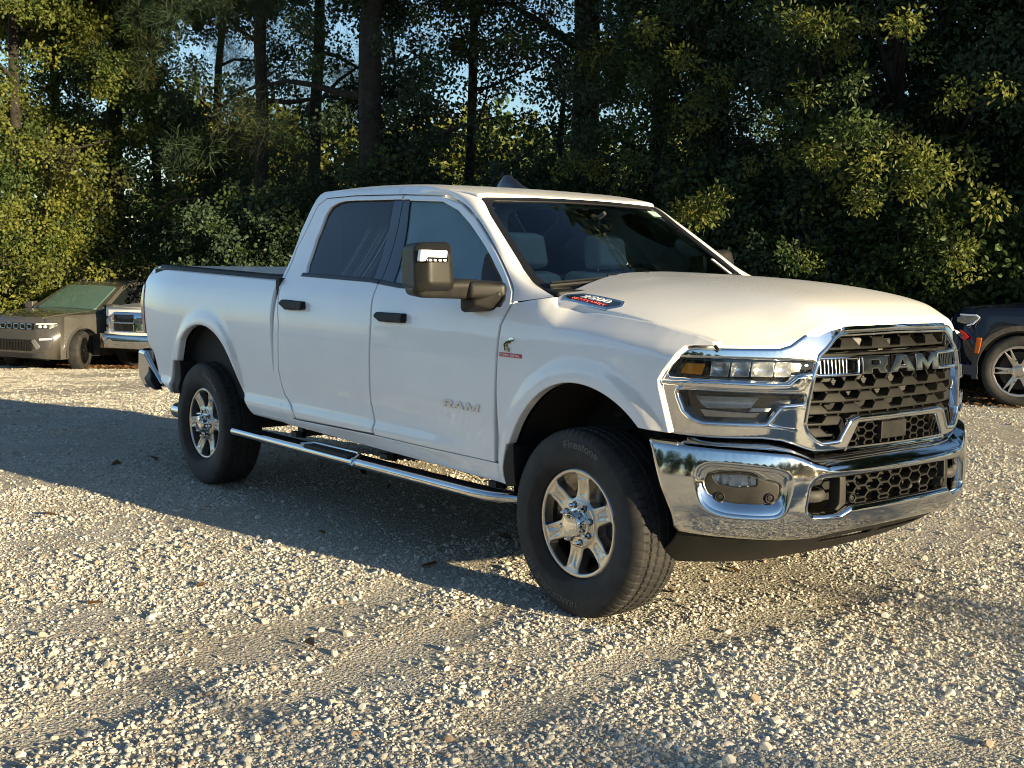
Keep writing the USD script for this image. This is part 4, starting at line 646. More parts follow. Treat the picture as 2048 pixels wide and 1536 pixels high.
def on_tyre(text, h, rad, ang0, wout, flip=False, spread=1.0, bold=False):
    m = letters(text, h, bold); v = np.array(m.vertices); L = v[:, 0].max()
    a = math.radians(ang0)-(v[:, 0]-L/2)*spread/rad*(1 if not flip else -1); r = rad+(v[:, 1]-h/2)*(1 if not flip else -1)
    return TM(np.stack([np.cos(a)*r, -(wout+v[:, 2]*.6), np.sin(a)*r], -1), m.faces if True else m.faces)
RIMR = .2425
def rim_face():
    """Six-spoke polished face with windows, in (x, z) of the wheel, outside towards -y."""
    disc = Point(0, 0).buffer(RIMR, quad_segs=40)
    wins, grooves = [], []
    for k in range(6):
        a = math.radians(60*k+30+90)
        pts = []
        for r, w in ((.116, .014), (.126, .026), (.160, .047), (.196, .070), (.212, .070)): pts.append((r, -w))
        for t in np.linspace(-.27, .27, 7): pts.append((.222*math.cos(t)/1.0, .222*math.sin(t)))
        for r, w in ((.212, .070), (.196, .070), (.160, .047), (.126, .026), (.116, .014)): pts.append((r, w))
        p = Polygon(pts).buffer(0).buffer(-.010).buffer(.010)
        p = max(p.geoms, key=lambda g: g.area) if hasattr(p, 'geoms') else p
        wins.append(affinity.rotate(p, math.degrees(a), origin=(0, 0)))
        b = math.radians(60*k+90)
        gp = Polygon([(.130, -.013), (.185, -.017), (.206, -.034), (.218, -.037), (.218, .037), (.206, .034), (.185, .017), (.130, .013)])
        grooves.append(affinity.rotate(gp.difference(gp.buffer(-.0085)), b*180/math.pi, origin=(0, 0)))
    face = disc
    for w in wins: face = face.difference(w)
    gr = shapely.union_all(grooves)
    def fm(u, v, d):
        r = np.hypot(u, v)
        off = .107-.016*sstep(.235, .14, r)+.010*sstep(.115, .09, r)
        dist = shapely.distance(shapely.points(u, v), gr)
        gd = .004*sstep(.003, 0, dist)
        return np.stack([u, -(off+d-gd*(d > -.001)), v], -1)
    return sheet(face, fm, r=.008, T=.055, g=.0065, hb=.007, steps=3)
def ram_emblem(s=1.0):
    """A raised curled-horn animal-head emblem."""
    pts = [(0, -.030), (.008, -.024), (.012, -.010), (.020, -.012), (.027, -.004), (.028, .010), (.020, .022), (.010, .026), (.003, .022), (0, .024)]
    half = Polygon(pts+[(-x, y) for x, y in pts[::-1]]).buffer(0)
    holes = shapely.union_all([Polygon([(.006, .004), (.016, .0), (.021, .006), (.016, .014), (.008, .014)]), Polygon([(-.006, .004), (-.016, .0), (-.021, .006), (-.016, .014), (-.008, .014)])])
    return affinity.scale(half.difference(holes), s, s, origin=(0, 0))
_w_tyre = tyre_mesh()
_w_face = rim_face()
_w_barrel = cat(revolve([(RIMR-.001, .112), (RIMR+.004, .108), (RIMR+.002, .09), (RIMR-.014, .06), (RIMR-.024, .02), (RIMR-.022, -.10), (RIMR, -.118)], 72))
_w_text = cat(on_tyre('Firestone', .030, .352, 90, .1365, bold=True, spread=1.25), on_tyre('TRANSFORCE  HT', .026, .352, 255, .1365, spread=1.3), on_tyre('Firestone', .030, .352, -50+360, .1365, bold=True, spread=1.2) if False else None)
_w_ring = cat(*[revolve([(r, .1368+o), (r+.0015, .1385+o), (r+.003, .1368+o)], 120) for r, o in ((.268, -.011), (.3775, -.004))])
def flip_y(m): m = m.copy(); m.vertices[:, 1] *= -1; return TM(m.vertices, m.faces[:, ::-1])
def make_wheel(parent, label=None):
    """The wheel faces -y; its centre is the origin."""
    w = node('wheel', parent, label)
    obj('tyre', _w_tyre, 'rubber', w, 40)
    obj('tyre_lettering', flip_txt(_w_text), 'rubber_letter', w, False)
    obj('sidewall_ring', fixn(_w_ring), 'rubber', w, 30)
    obj('rim', _w_face, 'polished_alloy', w, 30)
    obj('rim_barrel', fixn(revolve([(RIMR-.001, -.112), (RIMR+.004, -.108), (RIMR+.002, -.09), (RIMR-.014, -.06), (RIMR-.024, -.02), (RIMR-.022, .10), (RIMR, .118)], 72)), 'barrel_metal', w, 40)
    obj('brake_disc', cat(fixn(revolve([(.05, -.012), (.165, -.012), (.165, .012), (.05, .012)], 48)), rbox(-.06, .06, -.05, .03, .09, .19, .02)), 'grey_metal', w, 30)
    hub = fixn(revolve([(.0, -.152), (.030, -.151), (.052, -.146), (.058, -.138), (.060, -.105), (.070, -.100), (.102, -.098), (.104, -.090)], 48))
    obj('hub_cap', hub, 'bright_chrome', w, 30)
    fe = lambda u, v, d: np.stack([u, -(.149+d), v], -1)
    obj('hub_emblem', cat(sheet(ram_emblem(1.2), fe, r=.0015, T=.006, g=.02, hb=.004), sheet(Point(0, 0).buffer(.047, quad_segs=16).difference(Point(0, 0).buffer(.043, quad_segs=16)), fe, r=.0012, T=.006, g=.02, hb=.006)), 'polished_alloy', w, 30)
    for k in range(8):
        a = math.radians(22.5+45*k); cx, cz = .083*math.cos(a), .083*math.sin(a)
        nut = fixn(revolve([(0, -.136), (.006, -.135), (.0098, -.130), (.0105, -.100)], 6)); obj('lug_nut', mov(nut, cx, 0, cz), 'bright_chrome', w, 20)
        obj('lug_seat', mov(fixn(revolve([(.0105, -.1015), (.0165, -.1015), (.0165, -.090)], 20)), cx, 0, cz), 'gloss_black', w, 30)
    return w
def fixn(m):
    m = m.copy()
    c = np.cross(m.vertices[m.faces[:, 1]]-m.vertices[m.faces[:, 0]], m.vertices[m.faces[:, 2]]-m.vertices[m.faces[:, 0]])
    ctr = m.vertices[m.faces].mean(1); ctr[:, 1] = ctr[:, 1]*0.5
    return TM(m.vertices, m.faces if (c*ctr).sum() >= 0 else m.faces[:, ::-1])
def flip_txt(m): return TM(m.vertices, m.faces[:, ::-1])

# ---------------------------------------------------------------- the white pickup
truck = thing('pickup_truck', 'large white crew-cab heavy-duty pickup with chrome grille, parked in front on the gravel', 'pickup truck')
SS = sheet_side()
def A(name): return np.array(TR[name])
def both(name, mesh, mat, parent=truck, smooth=35, label=None):
    a = obj(name, mesh, mat, parent, smooth, label); obj(name, mir(mesh), mat, parent, smooth); return a
def sidepts(p, off=0.0):
    p = np.asarray(p, float); return np.stack([p[:, 0], -(Yb(p[:, 0], p[:, 1])+off), p[:, 1]], 1)
def smooth_run(P, a, b, n=46):
    d = np.concatenate([[0], np.cumsum(np.hypot(*np.diff(P[a:b], axis=0).T))]); t = np.linspace(0, d[-1], n)
    from scipy.interpolate import make_smoothing_spline, UnivariateSpline
    q = np.stack([UnivariateSpline(d, P[a:b, k], k=3, s=4e-4)(t) for k in range(2)], 1); q[0], q[-1] = P[a], P[b-1]
    return np.vstack([P[:a], q, P[b:]])
bedp = smooth_run(A('bed'), 6, 18); bed_poly = rpoly(bedp, .010)
both('bed_side', sheet(bed_poly, SS, r=.012, T=.045, g=.03, hb=.014), 'white_paint')
bpil, fwin, rwin = Polygon(A('bpil')), Polygon(A('fwin')), Polygon(A('rwin'))
rd, fd = Polygon(A('rdoor')).buffer(0), Polygon(A('fdoor')).buffer(0)
bp2 = bpil.buffer(.004)
fwin_s = Polygon(chaikin(A('fwin'), 1)) if False else fwin
rhole = rpoly(shapely.union_all([rwin.buffer(.003), bp2.intersection(rd)]).buffer(.006).buffer(-.006), .012).intersection(rd.buffer(.02))
fhole = rpoly(shapely.union_all([fwin.buffer(.003), bp2.intersection(fd)]).buffer(.006).buffer(-.006), .012)
cut = .0035
rdp = rpoly(rd.buffer(-cut), .012).difference(rhole); fdp = rpoly(fd.buffer(-cut), .012).difference(fhole)
if hasattr(rdp, 'geoms'): rdp = max(rdp.geoms, key=lambda g: g.area)
if hasattr(fdp, 'geoms'): fdp = max(fdp.geoms, key=lambda g: g.area)
doors = {}
for nm, poly, lab in (('rear_door', rdp, None), ('front_door', fdp, None)):
    ms = sheet(poly, SS, r=.006, T=.04, g=.028, hb=.012)
    doors[nm] = obj(nm, ms, 'white_paint', truck); doors[nm+'2'] = obj(nm, mir(ms), 'white_paint', truck)
for nm, poly, mt in (('rear_door', rwin.buffer(.006), 'tinted_glass'), ('front_door', fwin.buffer(.006).intersection(fd.buffer(-.004)), 'side_glass')):
    ms = sheet(poly, sheet_side(-.016), r=0, T=.004, g=.06, hb=.03)
    for k in ('', '2'):
        obj('window_glass', ms if not k else mir(ms), mt, doors[nm+k], True)
for nm, poly in (('rear_door', bpil.intersection(rd.buffer(-.002))), ('front_door', bpil.intersection(fd.buffer(-.002)))):
    ms = sheet(poly, sheet_side(-.008), r=.002, T=.01, g=.05, hb=.02)
    for k in ('', '2'): obj('pillar_cover', ms if not k else mir(ms), 'gloss_black', doors[nm+k])
bl = LineString(A('belt')); 
for nm, reg in (('rear_door', rd), ('front_door', fd)):
    ms = sheet(bl.buffer(.011, cap_style=2).intersection(reg.buffer(-.004)), sheet_side(.004), r=.004, T=.02, g=.05, hb=.02, steps=2)
    for k in ('', '2'): obj('belt_seal', ms if not k else mir(ms), 'seal', doors[nm+k])
# handles
for nm, k in (('rear_door', 'rh'), ('front_door', 'fh')):
    p = Polygon(A(k)); p = rpoly(p.convex_hull, .012); x0, z0, x1, z1 = p.bounds
    ms = cat(sheet(p, sheet_side(.030), r=.012, T=.034, g=.03, hb=.008), sheet(sbox(x1-.055, z0+.006, x1-.004, z1-.004).buffer(0), sheet_side(.036), r=.004, T=.01, g=.03, hb=.01, steps=2))
    for q in ('', '2'): obj('handle', ms if not q else mir(ms), 'black_plastic', doors[nm+q])
# front pillars
def wsedge(t, sgn, out=0.0): return np.array([-1.151+1.4536*t, sgn*(.648+.351*t+out), 1.875-t])
_fd = A('fdoor'); pA = sidepts(np.vstack([_fd[0]+(_fd[1]-_fd[0])*.3, _fd[1:8]])+np.array([.003, .004]), -.003)
_rz = lambda x: float(railz(np.array([x]))[0])
pB = np.array([(x, -float(Yb(x, _rz(x))), _rz(x)) for x in (pA[0, 0], -1.33)]+[wsedge(t, -1, .004)+np.array([0, 0, .003]) for t in (0, .1, .2, .3, .385)]+[(-.50, -.825, 1.458), (-.40, -.862, 1.434), (-.257, -float(Yb(-.257, 1.401)), 1.403)])
both('front_pillar', ruled(pB, pA, 8, (.004, -.012, .010), 70), 'white_paint')
pB0z = _rz(pA[0, 0])
# cab side frame: roof rail, rear pillar; sill
_cr = A('cabrear')[::-1]-np.array([.012, 0])
frame = Polygon([(-2.70, .56), (-2.742, .80), (-2.742, 1.35)]+[tuple(q) for q in _cr]+[(x, _rz(x)) for x in (-2.45, -2.2, -1.85)]+[(pA[0, 0], pB0z-.001), (-1.42, _rz(-1.42)-.008), (-1.40, 1.895), (pA[0, 0], 1.80), (-2.3, 1.7), (-2.4, .66), (-2.50, .60), (-2.60, .545)]).buffer(0)
frame = rpoly(frame, .006).difference(fd.buffer(.001)).difference(rd.buffer(.001))
frame = max(frame.geoms, key=lambda g: g.area) if hasattr(frame, 'geoms') else frame
both('cab_side', sheet(frame, SS, r=.005, T=.05, g=.03, hb=.014, steps=3), 'white_paint')
sill = Polygon([(-2.605, .549), (-.50, .512), (-.520, .606), (-1.6, .611), (-2.455, .596), (-2.56, .60)])
both('sill_panel', sheet(sill, SS, r=.005, T=.06, g=.03, hb=.02, steps=3), 'white_paint')
door_inner = cat(sheet(shapely.union_all([rd, fd]).intersection(sbox(-3, .55, 0, 1.36)), sheet_side(-.05), r=0, T=.002, g=.1, hb=.05))
both('door_inner', door_inner, 'dark_trim')
# fender
fp = np.vstack([smooth_run(A('fender'), 17, 28), [(-.538, .60), (-.551, .95), (-.5425, 1.18), (-.5375, 1.265), (-.490, 1.366)]])
cutline = A('fender')[:9]
fpoly = rpoly(Polygon(fp).buffer(-.0015), .006)
both('fender', sheet(fpoly, SS, r=.006, T=.045, g=.028, hb=.012), 'white_paint')
# roof
rf = [(-2.70, -.56), (-2.66, -.62)]+[(x, -float(Yb(x, _rz(x)))-.004) for x in (-2.55, -2.2, -1.9, -1.6, -1.4)]+[(-1.30, -.662), (-1.165, -.650), (-1.12, -.35), (-1.105, 0)]
roofp = rpoly(rf+[(x, -y) for x, y in rf[::-1][1:]], .02)
roof = obj('roof', sheet(roofp, lambda u, v, d: np.stack([u, v, RZ(u, v)+d], -1), r=.012, T=.05, g=.04, hb=.02), 'dusty_white_paint', truck)
obj('headliner', sheet(roofp.buffer(-.02), lambda u, v, d: np.stack([u, v, RZ(u, v)-.05-d], -1), r=0, T=.002, g=.08, hb=.05), 'seat_fabric', truck)
obj('cab_rear', sheet(rpoly([(-.70, 1.40), (-.70, .6), (.70, .6), (.70, 1.40), (.65, 1.86), (.56, 1.94), (-.56, 1.94), (-.65, 1.86)], .02).difference(sbox(-.55, 1.5, .55, 1.85)), lambda u, v, d: np.stack([-2.725+0*u-d, u*(1+.19*sstep(1.95, 1.42, v)), v], -1), r=.01, T=.04, g=.08, hb=.04), 'white_paint', truck)
obj('rear_glass', sheet(sbox(-.56, 1.49, .56, 1.86), lambda u, v, d: np.stack([-2.71+0*u-d, u, v], -1), r=0, T=.003, g=.2, hb=.1), 'tinted_glass', truck, True)
def flipm(m): return TM(m.vertices, m.faces[:, ::-1])
# windshield
def wsmap(off=0.0):
    def f(u, v, d):                     # u across -1..1, v = drop (metres)
        e = .628+.345*v; b = 1-u**2
        x = -1.151+1.4536*v+(.055+.10*v/.43)*b; y = u*e; z = 1.873-v+.012*b*(1-np.clip(v/.3, 0, 1))
        n = np.array([.545, 0, .838])
        return np.stack([x, y, z], -1)+(np.asarray(d)+off)[..., None]*(n+np.stack([0*u, .55*u, 0*u], -1))
    return f
wsp = Polygon([(-1, 0), (-1, .42), (1, .42), (1, 0)][::-1])
wsg = obj('windshield', flipm(sheet(affinity.scale(rpoly(sbox(-1, -.44, 1, .004), .03), 1, -1, origin=(0, 0)), lambda u, v, d: wsmap()(u, v, d), r=0, T=.003, g=.03, hb=.03)), 'windshield_glass', truck, True)
wf = rpoly(sbox(-1.035, -.46, 1.035, .008), .05).difference(rpoly(sbox(-.972, -.425, .972, -.012), .06))
obj('windshield_gasket', flipm(sheet(affinity.scale(wf, 1, -1, origin=(0, 0)), lambda u, v, d: wsmap(.006)(u, v, d), r=.003, T=.012, g=.04, hb=.02, steps=2)), 'seal', truck)
obj('registration_sticker', flipm(sheet(affinity.scale(sbox(.86, -.29, .90, -.42), 1, -1, origin=(0, 0)), wsmap(.004), r=0, T=.001, g=.05, hb=.05)), 'label_white', truck)
obj('inspection_sticker', flipm(sheet(affinity.scale(rpoly(sbox(.80, -.055, .93, -.025), .008), 1, -1, origin=(0, 0)), wsmap(.004), r=0, T=.001, g=.05, hb=.02)), 'sticker_green', truck)
# hood
ce = np.stack([cutline[:, 0], -Yb(cutline[:, 0], cutline[:, 1])+.011], 1)
fy = np.linspace(ce[-1, 1]+.01, 0, 40); fe = np.stack([xfront(fy)-.004, fy], 1)
hp = np.vstack([[(-.46, 0), (-.44, -.3), (-.37, -.6), (-.29, -.84)], ce, fe]); hp = np.vstack([hp, np.stack([hp[::-1, 0], -hp[::-1, 1]], 1)[1:-1]])
hpoly = rpoly(Polygon(hp).buffer(0), .012)
hmap = lambda u, v, d: np.stack([u+.0*d, v, H(u, v)+d], -1)
for _m in (1, -1): obj('hood_seal', tube(np.stack([cutline[:, 0], _m*(-Yb(cutline[:, 0], cutline[:, 1])+.004), cutline[:, 1]-.014], 1), .007, 6), 'seal', truck)
hood = obj('hood', sheet(hpoly, hmap, r=.010, T=.03, g=.025, hb=.012), 'dusty_white_paint', truck)
obj('cowl', sheet(rpoly([(-.70, -.70), (-.30, -.86), (-.20, -.6), (-.30, 0), (-.20, .6), (-.30, .86), (-.70, .70), (-.62, .4), (-.55, 0), (-.62, -.4)], .02), lambda u, v, d: np.stack([u, v, 1.425+.02*(1-(v/.9)**2)-.1*(u+.45)*0+d], -1), r=.01, T=.05, g=.08, hb=.03), 'black_plastic', truck)
# hood badge
bpoly = rpoly([(-.185, .002), (-.145, -.047), (.130, -.047), (.162, -.020), (.180, .004), (.150, .050), (-.120, .050)], .012)
BX, BY = -.075, -.836
bm = lambda off: (lambda u, v, d: hmap(u+BX, v+BY, d+off))
badge = obj('hood_badge', sheet(bpoly.difference(rpoly(bpoly.buffer(-.015), .01)), bm(.004), r=.005, T=.008, g=.03, hb=.008), 'bright_chrome', truck)
obj('badge_plate', sheet(bpoly.buffer(-.013), bm(.002), r=0, T=.004, g=.03, hb=.01), 'gloss_black', badge)
def text_on(t, fm, w, h, u0, v0, shear=0.0, depth=.003, bold=True):
    m = letters(t, h, bold); v = np.array(m.vertices); L = v[:, 0].max()-v[:, 0].min(); x = (v[:, 0]-v[:, 0].min())*w/L
    return TM(fm(u0+x+shear*v[:, 1], v0+v[:, 1], v[:, 2]/.002*depth), m.faces)
obj('badge_number', text_on('2500', bm(.002), .175, .030, -.085, .0, .25, .002), 'white_trim', badge, False)
obj('badge_text', text_on('HEAVY DUTY', bm(.002), .21, .015, -.115, -.026, .25, .002, bold=False), 'red_letter', badge, False)
# side badges
sm = sheet_side
obj('door_badge', text_on('RAM', sm(.0), .285, .034, -.972, .838, .30, .006), 'badge_silver', doors['front_door'], False)
cm = [(0, .035), (.012, .0), (.05, -.002), (.05, .022), (.034, .022), (.034, .036), (.05, .036), (.06, .05), (.075, .05), (.075, .062), (.06, .068), (.045, .066), (.02, .052)]
eb = obj('engine_badge', cat(sheet(Polygon([(-.5+x, 1.142+y) for x, y in cm]).buffer(0), sm(.004), r=.001, T=.006, g=.02, hb=.006, steps=2)), 'bright_chrome', truck)
obj('badge_plate', sheet(sbox(-.527, 1.118, -.365, 1.137), sm(.003), r=.001, T=.006, g=.02, hb=.01, steps=2), 'red_letter', eb)
obj('badge_text', text_on('TURBO DIESEL', sm(.003), .145, .010, -.519, 1.1225, 0, .002, False), 'white_trim', eb, False)

# ---------------------------------------------------------------- front end
FM, BM = (lambda off=0.0: fmap(FASC, flean, off)), (lambda off=0.0: fmap(BUMP, blean, off))
def half2(pts): p = np.array(pts); return Polygon(np.vstack([p, np.stack([-p[::-1, 0], p[::-1, 1]], 1)])).buffer(0)
def flips(p): return affinity.scale(p, -1, 1, origin=(0, 0))
ch = half2([(0, .815), (-.517, .817), (-.563, .830), (-.612, .847), (-.665, .863), (-.746, .872), (-.948, .873), (-1.109, .880), (-1.143, .991), (-1.164, 1.068), (-1.163, 1.097), (-1.129, 1.155), (-1.100, 1.190), (-1.079, 1.210), (-1.044, 1.226), (-1.008, 1.232), (-.70, 1.232), (-.669, 1.234), (-.626, 1.246), (-.591, 1.266), (-.556, 1.286), (-.525, 1.300), (-.470, 1.306), (-.405, 1.315), (-.377, 1.332), (0, 1.341)])
lamp1 = rpoly([(-1.088, 1.187), (-1.138, 1.113), (-.921, 1.109), (-.657, 1.100), (-.638, 1.109), (-.615, 1.129), (-.591, 1.134), (-.540, 1.139), (-.525, 1.178), (-.671, 1.185), (-.883, 1.189)], .008)
lamp2 = rpoly([(-1.085, 1.058), (-1.078, 1.032), (-1.057, .984), (-1.027, .957), (-.985, .942), (-.738, .939), (-.710, .972), (-.683, 1.003), (-.657, 1.012), (-.572, 1.016), (-.575, 1.048), (-.728, 1.054), (-.885, 1.058), (-1.016, 1.060)], .008)
gopen = rpoly(half2([(0, .955), (-.290, .955), (-.344, .943), (-.400, .862), (-.479, .858), (-.510, .872), (-.545, .903), (-.555, .931), (-.540, 1.034), (-.523, 1.122), (-.492, 1.198), (-.452, 1.226), (-.410, 1.262), (-.383, 1.276), (0, 1.281)]), .012)
lowmid = half2([(0, .826), (-.345, .826), (-.282, .922), (0, .924)])
chp = rpoly(ch, .008)
for q in (lamp1, flips(lamp1), lamp2, flips(lamp2), gopen, lowmid): chp = chp.difference(q)
front_surround = obj('grille_surround', sheet(chp, FM(), r=.012, T=.09, g=.03, hb=.010, steps=5), 'bright_chrome', truck, 30)
spear = rpoly([(-1.162, 1.098), (-1.160, 1.078), (-.90, 1.068), (-.60, 1.060), (-.575, 1.066), (-.560, 1.125), (-.585, 1.128), (-.612, 1.122), (-.650, 1.094), (-.921, 1.102)], .006)
lip = lamp2.buffer(.020).difference(lamp2.buffer(.002)).difference(sbox(-.76, 1.0, -.4, 1.2)).difference(sbox(-1.06, 1.03, -.4, 1.2))
lip = shapely.union_all([lip, Polygon([(-.75, .918), (-.735, .940), (-.60, .905)])]).buffer(0)
rim_g = gopen.buffer(.020).difference(gopen.buffer(.001))
brow = rpoly(half2([(0, 1.332), (-.365, 1.325), (-.395, 1.300), (-.36, 1.296), (0, 1.302)]), .004)
for p_ in (spear, flips(spear), lip, flips(lip)):
    obj('trim_strip', sheet(p_, FM(.010), r=.009, T=.03, g=.03, hb=.008), 'bright_chrome', front_surround, 30)
obj('trim_strip', sheet(rim_g, FM(.006), r=.009, T=.03, g=.03, hb=.008), 'bright_chrome', front_surround, 30)
obj('trim_strip', sheet(brow, FM(.012), r=.010, T=.03, g=.03, hb=.008), 'bright_chrome', front_surround, 30)
# headlamps
def lamp(sgn):
    F = (lambda p: p) if sgn < 0 else flips
    up = node('headlight', truck)
    obj('housing', sheet(F(lamp1.buffer(.004)), FM(-.055), r=0, T=.02, g=.04, hb=.02), 'gloss_black', up)
    obj('amber_reflector', sheet(F(rpoly([(-1.058, 1.168), (-.977, 1.166), (-.997, 1.122), (-1.086, 1.126)], .004)), FM(-.016), r=.003, T=.02, g=.03, hb=.01), 'amber', up)
    for a, b in ((-.965, -.885), (-.88, -.80), (-.795, -.70), (-.695, -.62)):
        obj('reflector', sheet(F(Polygon([(a, 1.117), (b-.003, 1.117), (b+.010, 1.175), (a+.012, 1.175)])), (lambda a, b: (lambda u, v, d: FM(-.03)(u, v, d-.022*np.clip(1-((np.abs(u)-abs(a+b)/2)/(abs(b-a)/2))**2, 0, 1)*np.clip(1-((v-1.146)/.03)**2, 0, 1))))(a, b), r=.003, T=.02, g=.008, hb=.008), 'lamp_reflector', up)
    obj('lens_cover', sheet(F(lamp1.buffer(.002)), FM(-.005), r=.004, T=.008, g=.03, hb=.012, steps=2), 'lamp_glass', up)
    lo = node('fog_light' if False else 'headlight', truck)
    obj('housing', sheet(F(lamp2.buffer(.004)), FM(-.06), r=0, T=.02, g=.04, hb=.02), 'gloss_black', lo)
    l2 = rpoly([(-1.023, 1.038), (-.752, 1.036), (-.786, .995), (-.800, .992), (-.972, .990), (-.997, 1.003)], .006)
    obj('reflector', sheet(F(l2), (lambda u, v, d: FM(-.018)(u, v, d-.02*np.clip(1-((v-1.014)/.024)**2, 0, 1))), r=.004, T=.03, g=.008, hb=.008), 'lamp_pale', lo)
    obj('light_strip', sheet(F(Polygon([(-.786, .993), (-.707, .993), (-.718, .979), (-.800, .979)])), FM(-.02), r=.003, T=.02, g=.02, hb=.01), 'white_trim', lo)
    obj('lower_reflector', sheet(F(rpoly([(-1.01, .985), (-.80, .972), (-.745, .972), (-.765, .950), (-.98, .952)], .004)), FM(-.045), r=.003, T=.02, g=.03, hb=.01), 'dark_chrome', lo)
    obj('lens_cover', sheet(F(lamp2.buffer(.002)), FM(-.006), r=.004, T=.008, g=.03, hb=.012, steps=2), 'lamp_glass', lo)
for s_ in (-1, 1): lamp(s_)
# grille
grille = node('grille', truck)
obj('backing', sheet(half2([(0, .80), (-.56, .82), (-.58, 1.10), (-.50, 1.27), (0, 1.29)]), FM(-.20), r=0, T=.01, g=.06, hb=.04), 'dark_cavity', grille)
obj('radiator', sheet(half2([(0, .98), (-.34, .98), (-.34, 1.24), (0, 1.24)]), FM(-.17), r=0, T=.01, g=.06, hb=.04), 'radiator_fins', grille)
for a, b, z0, z1 in ((-.20, -.12, 1.215, 1.262), (-.02, .015, 1.205, 1.275)): obj('latch_bracket', sheet(sbox(a, z0, b, z1), FM(-.10), r=.004, T=.02, g=.05, hb=.02), 'grey_metal', grille)
inside = gopen.buffer(.006)
def slat(z, ph, h0=.014, h1=.040, per=.205, top=.6):
    xs = [-.60]; pts = []
    x = -.8+ph*per
    up = [(-.62, z+h0)]
    while x < .62:
        up += [(x-.066, z+h0), (x-.036, z+h1), (x+.036, z+h1), (x+.066, z+h0)]; x += per
    up += [(.62, z+h0)]
    return Polygon([(-.62, z)]+[(.62, z)]+up[::-1]).buffer(0)
def strut(z, ph, per=.205):
    out = []; x = -.8+ph*per
    while x < .62:
        for sx in (-1, 1): out.append(Polygon([(x+sx*.034-.005, z+.038), (x+sx*.034+.005, z+.038), (x+sx*.058+.004, z+.062), (x+sx*.058-.004, z+.062)]))
        x += per
    return shapely.union_all(out)
letter_zone = sbox(-.54, 1.113, .54, 1.197)
rows = [(.868, .5), (.9145, 0), (.961, .5), (1.0075, 0), (1.054, .5), (1.196, .0), (1.221, .5)]
for z, ph in rows:
    p = slat(z, ph, .012 if z < 1.19 else .010, .038 if z < 1.19 else (.012 if z < 1.21 else .046)).intersection(inside)
    if z < 1.19: p = p.difference(letter_zone)
    obj('slat', sheet(p, (lambda z: (lambda u, v, d: FM(-.040)(u, v, d-.35*np.clip(v-z-.012, 0, .05))))(z), r=.004, T=.05, g=.02, hb=.010, steps=2), 'grille_plastic', grille, 25)
    s_ = strut(z, ph).intersection(inside).difference(letter_zone)
    if not s_.is_empty and z != 1.196: obj('strut', sheet(s_, FM(-.055), r=0, T=.05, g=.05, hb=.02), 'grille_plastic', grille)
# lettering bar
Rl = Polygon([(0, 0), (0, .072), (.150, .072), (.168, .058), (.168, .036), (.150, .026), (.172, 0), (.118, 0), (.098, .020), (.066, .020), (.066, 0)]).difference(sbox(.058, .040, .112, .054))
Al = Polygon([(0, 0), (.060, .072), (.128, .072), (.188, 0), (.132, 0), (.122, .014), (.066, .014), (.056, 0)]).difference(Polygon([(.080, .030), (.108, .030), (.094, .054)]))
Ml = Polygon([(0, 0), (0, .072), (.052, .072), (.090, .036), (.128, .072), (.180, .072), (.180, 0), (.132, 0), (.132, .034), (.090, -.002), (.048, .034), (.048, 0)]).buffer(0)
for poly, x0 in ((Rl, -.277), (Al, -.098), (Ml, .098)):
    obj('letter', sheet(affinity.translate(poly, x0, 1.122), FM(.004), r=.005, T=.04, g=.02, hb=.006, steps=3), 'dark_chrome', grille, 25)
obj('letter_bar', sheet(sbox(-.30, 1.128, .30, 1.182), FM(-.035), r=.003, T=.03, g=.05, hb=.02), 'grille_plastic', grille)
for sg in (-1, 1):
    fr = rpoly([(-.532, 1.116), (-.288, 1.118), (-.282, 1.198), (-.500, 1.198), (-.520, 1.160)], .008); hole = rpoly([(-.518, 1.131), (-.300, 1.132), (-.296, 1.184), (-.495, 1.184)], .006)
    F = (lambda p: p) if sg < 0 else flips
    vf = obj('side_vent', sheet(F(fr.difference(hole)), FM(-.002), r=.006, T=.05, g=.03, hb=.008, steps=3), 'bright_chrome', grille, 30)
    obj('vent_back', sheet(F(hole.buffer(.003)), FM(-.07), r=0, T=.01, g=.05, hb=.03), 'dark_cavity', vf)
    for k in range(8): obj('fin', sheet(F(sbox(-.492+k*.020, 1.130, -.485+k*.020, 1.186)), FM(-.018), r=.002, T=.04, g=.03, hb=.02, steps=2), 'dark_chrome', vf)
# lower mid opening
obj('lower_backing', sheet(lowmid.buffer(.02), FM(-.12), r=0, T=.01, g=.06, hb=.04), 'dark_cavity', grille)
def hexes(region, w=.075, h=.036, t=.007, off=(0, 0)):
    bars = []
    for i in range(-14, 15):
        for j in range(-6, 7):
            cx = i*w*.75+off[0]; cz = j*h+(h/2 if i % 2 else 0)+off[1]
            hx = Polygon([(cx-w/2, cz), (cx-w/4, cz-h/2), (cx+w/4, cz-h/2), (cx+w/2, cz), (cx+w/4, cz+h/2), (cx-w/4, cz+h/2)])
            if hx.intersects(region): bars.append(hx.exterior.buffer(t/2))
    return shapely.union_all(bars).intersection(region).buffer(0)
obj('lower_mesh', sheet(hexes(lowmid.buffer(.004), off=(.02, .875)), FM(-.05), r=.002, T=.03, g=.03, hb=.012, steps=2), 'grille_plastic', grille, 25)
obj('sensor_cover', sheet(rpoly(sbox(-.092, .838, .092, .912), .004), FM(-.03), r=.004, T=.03, g=.05, hb=.02, steps=2), 'mirror_plastic', grille)

